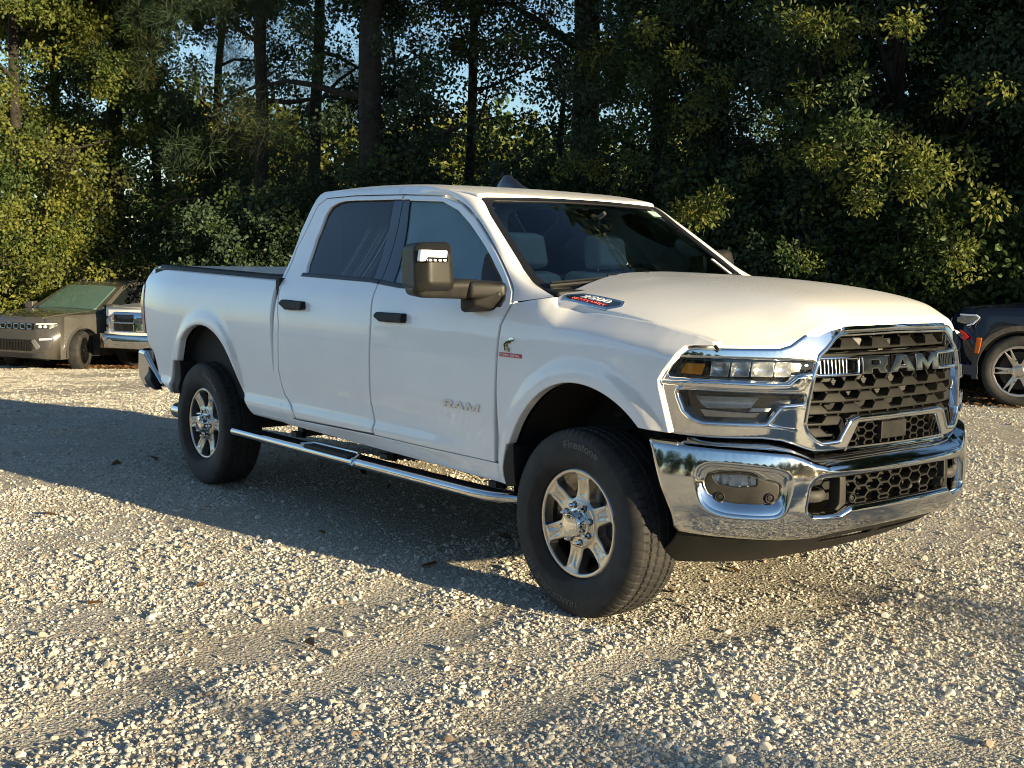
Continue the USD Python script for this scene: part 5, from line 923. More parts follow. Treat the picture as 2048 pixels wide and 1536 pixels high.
# bumper
bo = half2([(0, .474), (-.363, .468), (-.466, .450), (-.636, .449), (-.926, .465), (-1.09, .476), (-1.125, .50), (-1.20, .66), (-1.262, .82), (-1.268, .845), (-1.255, .856), (-1.147, .855), (-.964, .846), (-.788, .839), (-.66, .826), (-.60, .806), (-.544, .782), (-.477, .768), (0, .762)])
cav = rpoly(half2([(0, .596), (-.362, .593), (-.414, .566), (-.552, .568), (-.572, .585), (-.572, .602), (-.560, .678), (-.541, .697), (-.504, .707), (-.353, .711), (0, .712)]), .012)
fogc = rpoly(chaikin([(-1.031, .731), (-1.0, .752), (-.969, .758), (-.736, .740), (-.680, .722), (-.672, .700), (-.682, .632), (-.700, .585), (-.735, .573), (-.910, .578), (-.98, .60), (-1.015, .640)], 2), .010)
fogp = rpoly(chaikin([(-1.008, .705), (-.986, .730), (-.844, .733), (-.790, .719), (-.753, .704), (-.697, .697), (-.691, .660), (-.712, .610), (-.911, .610), (-.983, .643), (-1.007, .678)], 2), .006)
bump_p = rpoly(bo, .012).difference(cav).difference(fogc).difference(flips(fogc))
def bbulge(off=0.0):
    f = BM(off)
    return lambda u, v, d: f(u, v, d+.022*np.clip(1-((v-.64)/.20)**2, -.6, 1)-.02)
bumper = obj('front_bumper', sheet(bump_p, bbulge(), r=.028, T=.055, g=.03, hb=.010, steps=7), 'chrome', truck, 30)
_bt = np.array([(-1.10, .850), (-.964, .846), (-.788, .839), (-.66, .826), (-.60, .806), (-.544, .782), (-.477, .768), (0, .762)]); _bt = np.vstack([_bt, np.stack([-_bt[::-1, 0], _bt[::-1, 1]], 1)[1:]])
_ft = np.array([(-1.06, .872), (-.948, .866), (-.746, .865), (-.665, .856), (-.612, .840), (-.563, .822), (-.517, .812), (0, .810)]); _ft = np.vstack([_ft, np.stack([-_ft[::-1, 0], _ft[::-1, 1]], 1)[1:]])
obj('bumper_ledge', ruled(BM(-.012)(_bt[:, 0], _bt[:, 1]-.004, 0*_bt[:, 0]), FM(-.05)(_ft[:, 0], _ft[:, 1], 0*_ft[:, 0]), 6, (0, 0, .006), 120), 'chrome', bumper, 60)
def loopstrip(P0, P1, f0, f1, n=6, m=120):
    def rs(p):
        e = p.exterior; st = e.project(Point(e.bounds[0]-1, (e.bounds[1]+e.bounds[3])/2)); c = []
        return np.array([e.interpolate((st+e.length*k/m) % e.length).coords[0] for k in range(m)])
    a, b = rs(shapely.geometry.polygon.orient(P0)), rs(shapely.geometry.polygon.orient(P1))
    w = np.linspace(0, 1, n+1)
    V = np.stack([f0(a[:, 0]*(1-k)+b[:, 0]*k, a[:, 1]*(1-k)+b[:, 1]*k, np.full(m, f1*k**1.5)) for k in w], 1)
    i, j = np.meshgrid(np.arange(m), np.arange(n), indexing='ij'); q, q2 = i*(n+1)+j, ((i+1) % m)*(n+1)+j
    return TM(V.reshape(-1, 3), np.concatenate([np.stack([q, q2, q2+1], -1).reshape(-1, 3), np.stack([q, q2+1, q+1], -1).reshape(-1, 3)]))
for sg in (-1, 1):
    F = (lambda p: p) if sg < 0 else flips
    obj('lamp_recess', loopstrip(F(fogc.buffer(.010)), F(fogp.buffer(-.001)), bbulge(-.010), -.030), 'chrome', bumper, 60)
    fp_ = node('fog_lamp', truck)
    fl = rpoly([(-.977, .721), (-.843, .722), (-.798, .714), (-.797, .687), (-.877, .680), (-.949, .691)], .006)
    obj('pod', sheet(F(fogp.difference(fl.buffer(.004))), bbulge(-.036), r=.005, T=.03, g=.03, hb=.008, steps=3), 'mirror_plastic', fp_)
    obj('reflector', sheet(F(fl.buffer(.006)), (lambda u, v, d: bbulge(-.055)(u, v, d+.006*np.sin(u*180))), r=0, T=.01, g=.008, hb=.008), 'lamp_reflector', fp_)
    obj('lens_cover', sheet(F(fl.buffer(.003)), bbulge(-.044), r=.003, T=.006, g=.03, hb=.01, steps=2), 'lamp_glass', fp_)
    for u in (-.943, -.737):
        c = Point(u*(1 if sg < 0 else -1), .637)
        obj('parking_sensor', cat(sheet(c.buffer(.021).difference(c.buffer(.015)), bbulge(-.028), r=.003, T=.02, g=.02, hb=.006, steps=2), sheet(c.buffer(.012), bbulge(-.030), r=.003, T=.02, g=.02, hb=.006, steps=2)), 'black_plastic', fp_)
    pst = Polygon([(-.405, .712), (-.368, .712), (-.364, .596), (-.408, .570), (-.425, .575), (-.405, .60)])
    obj('bumper_post', sheet(F(pst), bbulge(-.030), r=.006, T=.06, g=.03, hb=.01, steps=3), 'mirror_plastic', bumper)
    c = Point(.335*sg, .618); obj('parking_sensor', cat(sheet(c.buffer(.020).difference(c.buffer(.014)), bbulge(-.022), r=.003, T=.04, g=.02, hb=.006, steps=2), sheet(c.buffer(.011), bbulge(-.024), r=.003, T=.02, g=.02, hb=.006, steps=2)), 'black_plastic', bumper)
    # tow hook
    t = np.linspace(-2.2, 2.2, 26); cy = .485*sg
    lp = np.stack([.835+.065*np.cos(t)*1.1, cy+.062*np.sin(t), .634+0*t], 1)
    lp = np.vstack([[(.62, lp[0, 1], .634)], lp, [(.62, lp[-1, 1], .634)]])
    ringm = tube(lp, .019, 10); ringm.vertices[:, 2] = .634+(ringm.vertices[:, 2]-.634)*1.25
    obj('tow_hook', ringm, 'frame_metal', truck)
    obj('bumper_bracket', bx(.60, .80, cy-.07, cy+.055, .665, .70), 'frame_metal', bumper)
obj('bumper_backing', sheet(rpoly(half2([(0, .56), (-.60, .55), (-.60, .72), (0, .73)]), .01), BM(-.26), r=0, T=.01, g=.06, hb=.04), 'dark_cavity', bumper)
lowmesh = sbox(-.362, .590, .362, .716)
obj('bumper_mesh', sheet(hexes(lowmesh, .105, .050, .009, off=(.0, .655)), bbulge(-.060), r=.002, T=.035, g=.03, hb=.012, steps=2), 'grille_plastic', bumper, 25)
dam = rpoly(half2([(0, .300), (-.9, .300), (-1.02, .305), (-1.075, .34), (-1.10, .485), (0, .49)]), .012).difference(rpoly(sbox(-.36, .405, -.02, .432), .008)).difference(rpoly(sbox(.03, .405, .37, .432), .008))
obj('air_dam', sheet(dam, (lambda u, v, d: BM(-.055)(u, v, d-.05*np.clip((.45-v)/.15, 0, 1))), r=.008, T=.03, g=.04, hb=.014), 'black_plastic', truck)
obj('air_dam_backing', sheet(sbox(-.6, .38, .6, .46), (lambda u, v, d: BM(-.16)(u, v, d)), r=0, T=.01, g=.06, hb=.04), 'dark_cavity', truck)

# ---------------------------------------------------------------- under, wheel wells, bed
obj('underbody', cat(bx(-4.75, .45, -.50, .50, .50, .60), bx(-2.68, -.55, -.86, .86, .56, .60), bx(-.55, .62, -.45, .45, .60, 1.15), bx(-.58, -.54, -.92, .92, .58, 1.36), bx(-2.72, -2.68, -.85, .85, .58, 1.38)), 'dark_cavity', truck)
obj('chassis_rail', bx(-4.9, .72, -.50, -.40, .42, .60), 'frame_metal', truck); obj('chassis_rail', bx(-4.9, .72, .40, .50, .42, .60), 'frame_metal', truck)
obj('axle', cat(tube([(0, -.82, .42), (0, .82, .42)], .06), tube([(-.15, -.2, .40), (.1, -.2, .40)], .13)), 'frame_metal', truck); obj('axle', cat(tube([(-3.79, -.82, .42), (-3.79, .82, .42)], .065), tube([(-3.98, 0, .42), (-3.6, 0, .42)], .16)), 'frame_metal', truck)
obj('shock_absorber', tube([(.18, -.60, .40), (.12, -.58, .80), (.08, -.56, 1.1)], [.035, .035, .05]), 'frame_metal', truck); obj('coil_spring', tube([(-.12+.06*math.cos(a), -.55+.06*math.sin(a), .5+a*.01) for a in np.linspace(0, 44, 160)], .012, 6), 'frame_metal', truck)
def liner(cx, cz, R, y0, y1, a0, a1):
    t = np.linspace(a0, a1, 30); p = np.stack([cx+R*np.cos(t), cz+R*np.sin(t)], 1)
    V = np.concatenate([np.stack([p[:, 0], np.full(30, y), p[:, 1]], 1) for y in (y0, y1)]); i = np.arange(29)
    return TM(V, np.concatenate([np.stack([i, i+1, i+31], 1), np.stack([i, i+31, i+30], 1)]))
both('wheel_liner', cat(liner(.03, .52, .530, -.925, -.50, .0, math.pi+.55), bx(-.5, .6, -.52, -.50, .45, 1.05)), 'wheel_well')
both('wheel_liner', cat(liner(-3.72, .585, .525, -.95, -.50, -.2, math.pi+.3), bx(-4.3, -3.1, -.56, -.54, .5, 1.1)), 'wheel_well')
both('mud_flap', sheet(rpoly([(-.505, .50), (-.425, .52), (-.405, .60), (-.402, .712), (-.440, .710), (-.470, .66), (-.49, .60)], .006), sheet_side(.004), r=.004, T=.30, g=.05, hb=.02, steps=2), 'black_plastic')
both('mud_flap', sheet(rpoly([(-4.215, .585), (-4.10, .60), (-4.095, .82), (-4.18, .825)], .008), sheet_side(-.004), r=.004, T=.30, g=.05, hb=.02, steps=2), 'black_plastic')
both('bed_rail_cap', cat(*[sheet(Polygon([(-4.80, 1.455), (-2.745, 1.412), (-2.745, 1.440), (-4.80, 1.486)]), sheet_side(-.008), r=.008, T=.10, g=.08, hb=.03)]), 'black_plastic')
bedw = cat(bx(-4.80, -2.76, -.885, -.86, .62, 1.452), bx(-4.80, -2.76, .86, .885, .62, 1.452), bx(-4.88, -2.76, -.86, .86, .60, .66), bx(-2.80, -2.76, -.95, .95, .62, 1.43))
obj('bed_liner', bedw, 'wheel_well', truck)
obj('tailgate', sheet(rpoly(sbox(-.82, .88, .82, 1.475), .02), lambda u, v, d: np.stack([-4.90-.02*np.clip((v-1.0)/.4, 0, 1)-d, -u, v], -1), r=.015, T=.06, g=.08, hb=.03, back=True), 'white_paint', truck)
both('bed_corner', sheet(rpoly([(.80, .90), (.90, .90), (.90, 1.36), (.88, 1.42), (.80, 1.43)], .01), lambda u, v, d: np.stack([-4.745-.13*np.clip((v-.98)/.35, 0, 1)-.05*np.clip((.97-u)/.15, 0, 1)-d, -u, v], -1), r=.01, T=.08, g=.05, hb=.02), 'white_paint')
tl = rpoly([(-4.775, .990), (-4.795, .975), (-4.850, .985), (-4.950, 1.20), (-4.958, 1.325), (-4.925, 1.345), (-4.895, 1.325)], .008)
both('tail_light', cat(sheet(tl, sheet_side(.006), r=.010, T=.05, g=.03, hb=.01), rbox(-4.90, -4.80, -.93, -.80, .99, 1.33, .03)), 'red_lens')
hp_ = [(-5.06, y, z) for y in (-.62, .62) for z in (.66, .81)]+[(-4.93, y, z) for y in (-.94, .94) for z in (.66, .82)]+[(-4.80, y, z) for y in (-.955, .955) for z in (.60, .82)]+[(-4.62, y, .62) for y in (-.92, .92)]
obj('rear_bumper', hull(hp_, .03, 16), 'chrome', truck)
both('rear_bumper_cap', sheet(rpoly([(-4.83, .862), (-4.80, .80), (-4.70, .71), (-4.56, .575), (-4.66, .565), (-4.80, .60), (-4.89, .74), (-4.90, .855)], .012), sheet_side(.012), r=.012, T=.05, g=.03, hb=.012), 'black_plastic')
obj('exhaust_tip', cat(fixn(mov(revolve([(.048, -.0), (.056, -.0), (.058, .01), (.058, .30), (.046, .30), (.046, .0)], 32, axis='x'), -4.48, -.86, .43))), 'chrome', truck)
obj('exhaust_pipe', tube([(-4.2, -.84, .43), (-3.9, -.72, .47), (-3.4, -.65, .50)], .045), 'frame_metal', truck)

# running boards
def boards():
    pl = np.array([(-3.24, -.90), (-3.24, -1.035), (-.70, -1.035), (-.60, -1.02), (-.47, -.955), (-.44, -.90)])
    top = rpoly(pl, .02)
    m = lambda u, v, d: np.stack([u, v, .452+.012*(u+3.24)/2.8+d], -1)
    b = obj('running_board', sheet(top.intersection(sbox(-4, -1.012, 0, 0)), m, r=.006, T=.045, g=.06, hb=.02, back=True), 'black_plastic', truck)
    zz = lambda x: .436+.012*(x+3.24)/2.8
    path = [(-3.24, -1.022), (-1.9, -1.022), (-.72, -1.022), (-.60, -1.008), (-.50, -.965), (-.445, -.915)]
    P3 = [(x, y, zz(x)) for x, y in path]; d = np.concatenate([[0], np.cumsum([np.hypot(a[0]-b_[0], a[1]-b_[1]) for a, b_ in zip(path[:-1], path[1:])])]); tt = np.linspace(0, d[-1], 90)
    P3 = np.stack([_Pch(d, [q[k] for q in P3])(tt) for k in range(3)], 1)
    obj('chrome_edge', tube(P3, .025, 16), 'chrome', b, 60)
    xm = -2.05
    obj('step_frame', cat(*[tube([(xm-.30, -1.03, zz(xm)+.028), (xm-.24, -.965, zz(xm)+.036), (xm+.20, -.955, zz(xm)+.036), (xm+.28, -.985, zz(xm)+.036), (xm+.30, -1.035, zz(xm)+.024), (xm+.30, -1.055, zz(xm)-.01)], .011, 8)]), 'chrome', b, 60)
    obj('step_pad', rbox(xm-.25, xm+.25, -1.046, -.965, zz(xm)+.014, zz(xm)+.036, .008), 'black_plastic', b)
    for x in (-2.62, -1.62, -.66): obj('bracket', cat(bx(x-.03, x+.03, -.93, -.60, .47, .50), bx(x-.03, x+.03, -.885, -.86, .46, .56)), 'frame_metal', b)
    return b
boards()
# door mirror (right, towards the viewer) and its twin
def mirror():
    a = []
    hs = hull([(-.69, -1.195, 1.445), (-.69, -1.335, 1.445), (-.705, -1.200, 1.605), (-.705, -1.33, 1.60), (-.66, -1.225, 1.465), (-.66, -1.315, 1.465), (-.672, -1.225, 1.58), (-.672, -1.31, 1.575), (-.84, -1.175, 1.46), (-.84, -1.295, 1.46), (-.84, -1.18, 1.60), (-.84, -1.29, 1.595)], .038, 16)
    ls = hull([(-.70, -1.02, 1.405), (-.70, -1.325, 1.415), (-.69, -1.02, 1.440), (-.69, -1.32, 1.44), (-.82, -1.05, 1.41), (-.84, -1.285, 1.42), (-.82, -1.05, 1.44), (-.84, -1.285, 1.45), (-.72, -1.33, 1.42)], .030, 16)
    arm = hull([(-.60, -.94, 1.405), (-.60, -.94, 1.435), (-.66, -1.06, 1.405), (-.66, -1.06, 1.435), (-.78, -1.05, 1.405), (-.78, -1.05, 1.435), (-.74, -.93, 1.40), (-.74, -.93, 1.44)], .026, 12)
    foot = hull([(-.62, -.955, 1.345), (-.62, -.955, 1.38), (-.74, -1.045, 1.335), (-.74, -1.045, 1.38), (-.78, -.96, 1.335), (-.66, -1.04, 1.36), (-.60, -.96, 1.40)], .022, 12)
    return hs, ls, arm, foot
hs, ls, arm, foot = mirror()
for q in ('', '2'):
    f = (lambda m: m) if not q else (lambda m: rot(mir(m), math.radians(84), [0, 0, 1], (-.66, .985, 0)))
    mr = obj('door_mirror', f(cat(hs, ls)), 'mirror_plastic', doors['front_door'+q], 40)
    obj('mirror_arm', f(cat(arm, foot)), 'mirror_plastic', doors['front_door'+q], 40)
    obj('mirror_glass', f(bx(-.884, -.880, -1.31, -1.17, 1.45, 1.60)), 'bright_chrome', doors['front_door'+q])
    pl_ = plane((-.634, 0, 0), (0, 1, 0), (0, 0, 1))
    lens = rpoly([(-1.372, 1.550), (-1.352, 1.552), (-1.342, 1.570), (-1.235, 1.568), (-1.230, 1.602), (-1.365, 1.604)], .005)
    mm = lambda off: (lambda u, v, d: np.stack([-.621+off+d-.9*np.clip(-u-1.345, 0, .1)-.08*np.clip(v-1.46, 0, .3), u, v], -1))
    obj('mirror_lamp', f(sheet(lens, mm(.003), r=.004, T=.02, g=.03, hb=.008, steps=3)), 'white_trim', doors['front_door'+q])
    obj('mirror_lamp_frame', f(sheet(rpoly([(-1.352, 1.548), (-1.228, 1.548), (-1.226, 1.573), (-1.342, 1.573)], .005), mm(.0015), r=.003, T=.02, g=.03, hb=.01, steps=2)), 'gloss_black', doors['front_door'+q])
    for k in range(4): obj('mirror_led', f(sheet(rpoly(sbox(-1.338+k*.027, 1.552, -1.320+k*.027, 1.563), .004), mm(.005), r=.002, T=.02, g=.03, hb=.006, steps=2)), 'clear_plastic', doors['front_door'+q])
    obj('sail_cover', (mir if q else (lambda m: m))(sheet(rpoly(A('sail'), .010), sheet_side(.008), r=.010, T=.03, g=.03, hb=.010)), 'black_plastic', doors['front_door'+q])

# antenna, wipers, cabin
fin = [(-1.82, 0.0), (-1.80, .05), (-1.76, .075), (-1.72, .072), (-1.66, .05), (-1.60, .018), (-1.545, 0.0)]
def finm():
    st = []
    for k, x in enumerate(np.linspace(-1.83, -1.53, 24)):
        t = (x+1.83)/.30; h = np.interp(x, [p[0] for p in fin], [p[1] for p in fin]); w = .038*math.sqrt(max(0, 1-(2*t-1)**4))*(1-.35*t)+.002
        z0 = float(RZ(x, 0))-.01
        a = np.linspace(0, math.pi, 9); st.append(np.stack([np.full(9, x), w*np.cos(a)*(1-.6*np.sin(a)**2), z0+(h+.012)*np.sin(a)**.8], 1))
    V = np.concatenate(st); i, j = np.meshgrid(np.arange(23), np.arange(8), indexing='ij'); q = i*9+j
    return TM(V, np.concatenate([np.stack([q, q+9, q+10], -1).reshape(-1, 3), np.stack([q, q+10, q+1], -1).reshape(-1, 3)]))
obj('roof_antenna', finm(), 'antenna_black', truck, 60)
for y0, y1 in ((-.74, -.16), (-.02, .60)):
    ys = np.linspace(y0, y1, 14); u = ys/.78; vv = .452-.050*(ys-y0)/(y1-y0)
    P = wsmap(.028)(u, vv, 0*ys)
    obj('wiper', cat(tube(P, .011, 8), tube(P+np.array([.01, 0, .016]), .006, 6), tube([P[7]+np.array([0, 0, .02]), P[10]+np.array([.04, 0, .0]), (-.38, (y0+y1)/2+.35, 1.46)], .012, 8)), 'seal', truck)
obj('dashboard', cat(hull([(-.75, y, z) for y in (-.72, .72) for z in (1.15, 1.36)]+[(-.45, y, z) for y in (-.75, .75) for z in (1.2, 1.41)], .03), hull([(-.78, .22, 1.36), (-.78, .55, 1.36), (-.62, .22, 1.44), (-.62, .55, 1.44)], .02)), 'dark_trim', truck)
def seat(y, x=-1.45):
    s_ = node('seat', truck)
    obj('seat_back', hull([(x-.02, y-.23, .95), (x-.02, y+.23, .95), (x-.17, y-.21, 1.46), (x-.17, y+.21, 1.46), (x+.06, y-.2, .95), (x+.06, y+.2, .95), (x-.08, y-.18, 1.45), (x-.08, y+.18, 1.45)], .045, 12), 'seat_fabric', s_, 50)
    obj('seat_base', hull([(x, y-.22, .90), (x, y+.22, .90), (x+.48, y-.22, .95), (x+.48, y+.22, .95), (x+.48, y-.2, .85), (x+.48, y+.2, .85)], .05, 12), 'seat_fabric', s_, 50)
    obj('headrest', hull([(x-.14, y-.10, 1.545), (x-.14, y+.10, 1.545), (x-.15, y-.10, 1.68), (x-.15, y+.10, 1.68), (x-.07, y-.09, 1.555), (x-.07, y+.09, 1.555), (x-.09, y-.08, 1.67), (x-.09, y+.08, 1.67)], .03, 12), 'seat_fabric', s_, 50)
    obj('headrest_post', cat(tube([(x-.11, y-.06, 1.45), (x-.11, y-.06, 1.56)], .007, 6), tube([(x-.11, y+.06, 1.45), (x-.11, y+.06, 1.56)], .007, 6)), 'bright_chrome', s_)
seat(-.36, -1.02); seat(.36, -1.15); seat(-.38, -2.15); seat(.38, -2.15)
ts = np.linspace(0, 2*math.pi, 33)
sw = np.stack([-.93-.09*np.sin(ts), .38+.19*np.cos(ts), 1.38+.17*np.sin(ts)], 1)
obj('steering_wheel', cat(tube(sw, .016, 8, False), tube([(-.93, .20, 1.38), (-.93, .56, 1.38)], .018, 6), tube([(-.93, .38, 1.38), (-.75, .38, 1.30)], .03, 8)), 'dark_trim', truck)
obj('rear_view_mirror', cat(rbox(-1.0, -.97, -.12, .12, 1.72, 1.79, .012), tube([(-.98, 0, 1.78), (-.90, 0, 1.82)], .012, 6)), 'dark_trim', truck)
obj('cabin_floor', bx(-2.66, -.45, -.82, .82, .62, .66), 'dark_trim', truck)
for x, y, sg in ((0, -.868, 1), (-3.79, -.868, 1), (-.24, .80, -1), (-3.79, .868, -1)):
    if (x, sg) == (0, 1): w0 = make_wheel(truck); w0.GetPrim(); w = w0
    else:
        nm = numbered(path_of(truck), 'wheel'); x_ = UsdGeom.Xform.Define(stage, path_of(truck)+'/'+nm); x_.GetPrim().GetReferences().AddInternalReference(w0.GetPath()); w = x_.GetPrim()
        w.SetInstanceable(True)
    xf = UsdGeom.Xformable(w); xf.ClearXformOpOrder()
    xf.AddTranslateOp(opSuffix='place').Set(Gf.Vec3d(x, y, .418)) if True else None
    if sg < 0: xf.AddRotateZOp(opSuffix='turn').Set(180.0)
    xf.AddRotateYOp(opSuffix='spin').Set({(0, 1): 8.0, (-3.79, 1): 27.0, (-.24, -1): 12.0, (-3.79, -1): 40.0}[(x, sg)])

# ---------------------------------------------------------------- parked vehicles in the background
import manifold3d as m3
def ext(poly, h):
    """Manifold of a shapely polygon extruded along +z from 0 to h."""
    p = shapely.geometry.polygon.orient(poly); c = m3.CrossSection([np.asarray(p.exterior.coords)[:-1]]+[np.asarray(i.coords)[:-1] for i in p.interiors])
    return m3.Manifold.extrude(c, h)
def csg(profile, plan, section, arches=(), cyl_r=.43, z0=-.2, z1=2.6):
    """profile (x, z), plan (x, y) and section (y, z) extruded and intersected."""
    a = ext(rpoly(profile, .05), 4).rotate((90, 0, 0)).translate((0, 2, 0))
    b = ext(rpoly(plan, .16), z1-z0).translate((0, 0, z0))
    s = ext(rpoly(section, .06), 12).rotate((90, 0, 90)).translate((-8, 0, 0))
    m = a ^ b ^ s
    for x, z in arches:
        for y in (-1.2, .62): m = m-m3.Manifold.cylinder(.58, cyl_r, cyl_r, 40).rotate((-90, 0, 0)).translate((x, y, z))
    return trimesh.Trimesh(*_marr(m), process=False)
def sym(pts): return pts+[(a, -b) for a, b in pts[::-1]]
def symy(pts): return pts+[(-a, b) for a, b in pts[::-1]]
def car_wheel(parent, R, W, rr, spokes, rimmat, twin=True, label=None, turn=0.0):
    w = node('wheel', parent, label)
    h = W/2
    prof = [(rr, h*.8), (rr+.02, h*.95), (R-.05, h), (R-.02, h-.018), (R-.004, h-.04), (R, h*.4), (R, 0)]
    prof = prof+[(r, -a) for r, a in prof[::-1][1:]]
    obj('tyre', fixn(revolve(prof, 64)), 'rubber', w, 40)
    disc = Point(0, 0).buffer(rr, quad_segs=16); wins = []
    for k in range(spokes):
        a = 360*k/spokes+180/spokes; da = math.pi/spokes
        p = Polygon([(.30*rr, -.04*rr), (.30*rr, .04*rr), (.86*rr, .86*rr*math.tan(da*.72)), (.9*rr, 0), (.86*rr, -.86*rr*math.tan(da*.72))])
        wins.append(affinity.rotate(p, a, origin=(0, 0)))
        if twin:
            q = Polygon([(.56*rr, 0), (.90*rr, .09*rr), (.90*rr, -.09*rr)]); wins.append(affinity.rotate(q, a+180/spokes, origin=(0, 0)))
    face = disc
    for q in wins: face = face.difference(q)
    obj('rim', sheet(face, lambda u, v, d: np.stack([u, (h*.85-.03*(1-np.hypot(u, v)/rr))+d, v], -1)[:, :], r=.006, T=.04, g=.05, hb=.02, steps=2), rimmat, w, 30)
    obj('rim_barrel', cat(fixn(revolve([(rr, h*.7), (rr*.93, 0), (rr*.93, -h*.8)], 40)), fixn(revolve([(0, -.02), (rr*.75, -.02)], 40))), 'frame_metal', w, 40)
    obj('hub_cap', fixn(revolve([(0, h*.95), (.05, h*.93), (.07, h*.8), (.07, h*.5)], 20)), rimmat, w, 30)
    for k in range(5):
        a = 2*math.pi*k/5; obj('lug_nut', mov(fixn(revolve([(0, h*.86), (.012, h*.85), (.013, h*.6)], 6)), .11*rr/.25*math.cos(a), 0, .11*rr/.25*math.sin(a)), 'dark_chrome', w, 20)
    return w
def put_wheel(w, x, y, z, turn=0.0):
    xf = UsdGeom.Xformable(w); xf.AddTranslateOp(opSuffix='place').Set(Gf.Vec3d(x, y, z)); xf.AddRotateZOp(opSuffix='turn').Set((180.0 if y < 0 else 0.0)+turn)
def sidesheet(parent, name, pts, yf, mat, r=.006, T=.02, smooth=35, rr=.02, g=.15, both_=True, label=None):
    p = rpoly(pts, rr)
    for s in ((1, -1) if both_ else (1,)):
        m = sheet(p, lambda u, v, d: np.stack([u, -(yf(u, v)+d), v], -1), r=r, T=T, g=g, hb=.05, steps=2)
        obj(name, mir(m) if s > 0 else m, mat, parent, smooth, label)
def frontsheet(parent, name, poly, xf, mat, r=.004, T=.02, g=.08, hb=.03, smooth=35, label=None):
    """(y, z) outline on the nose x = xf(y, z); both halves."""
    return obj(name, sheet(poly, lambda u, v, d: np.stack([xf(u, v)+d, u, v], -1), r=r, T=T, g=g, hb=hb, steps=2), mat, parent, smooth, label)
def glasshouse(t, pr, base_w, top_w, zb, zt, mat, glassmat, wsmat, panes, tophalf=.0):
    """Cab above the belt: pr = profile; panes = side window outlines (x, z)."""
    sec = symy([(base_w+.01, zb-.1), (base_w, zb), (top_w, zt-.03), (top_w-.10, zt+.12)])
    x0, x1 = min(p[0] for p in pr), max(p[0] for p in pr)
    obj('cabin', csg(pr, [(x1+.1, -1.2), (x1+.1, 1.2), (x0-.1, 1.2), (x0-.1, -1.2)], sec), mat, t, 30)
    yf = lambda u, v: base_w+(top_w-base_w)*(np.asarray(v)-zb)/(zt-.03-zb)+.004
    for p in panes: sidesheet(t, 'side_window', p, yf, glassmat, r=.003, T=.01)
    return yf
def nosef(plan, prof, off=.004):
    """Nose surface of a body made by csg(): the lesser of the plan outline at |y| and the profile at z."""
    pp = rpoly(plan, .16); fr = rpoly(prof, .05)
    ys = np.linspace(0, .97, 60); xp = np.array([max((g.bounds[2] for g in [pp.intersection(LineString([(-3, y), (3, y)]))] if not g.is_empty), default=.3) for y in ys])
    zs_ = np.linspace(.25, 1.12, 60); xf = np.array([max((g.bounds[2] for g in [fr.intersection(LineString([(-6, z), (3, z)]))] if not g.is_empty), default=.3) for z in zs_])
    return lambda u, v: np.minimum(np.interp(np.abs(u), ys, xp), np.interp(v, zs_, xf))+off
varied('grey_car_paint', (.060, .057, .052), (.072, .068, .062), 3.0, rough=.3, coat=1.0, rough2=.4)
plain('black_car_paint', (.006, .007, .011), .18, 0, 0, .5, coat_roughness=.02)
plain('navy_car_paint', (.004, .006, .013), .16, 0, .5, .4)
varied('old_white_paint', (.70, .70, .69), (.78, .78, .76), 2.0, rough=.35, coat=.8)
plain('black_alloy', (.012, .012, .013), .3, .5)
plain('car_glass_dark', (.010, .013, .014), .04, 0, 0, .6)
plain('car_glass_pale', (.085, .15, .13), .04, 0, 0, .8)
plain('orange_marker', (.60, .12, .01), .3)
plain('tag_red', (.62, .015, .015), .45)

def place(x, y): return float(gz(x, y))
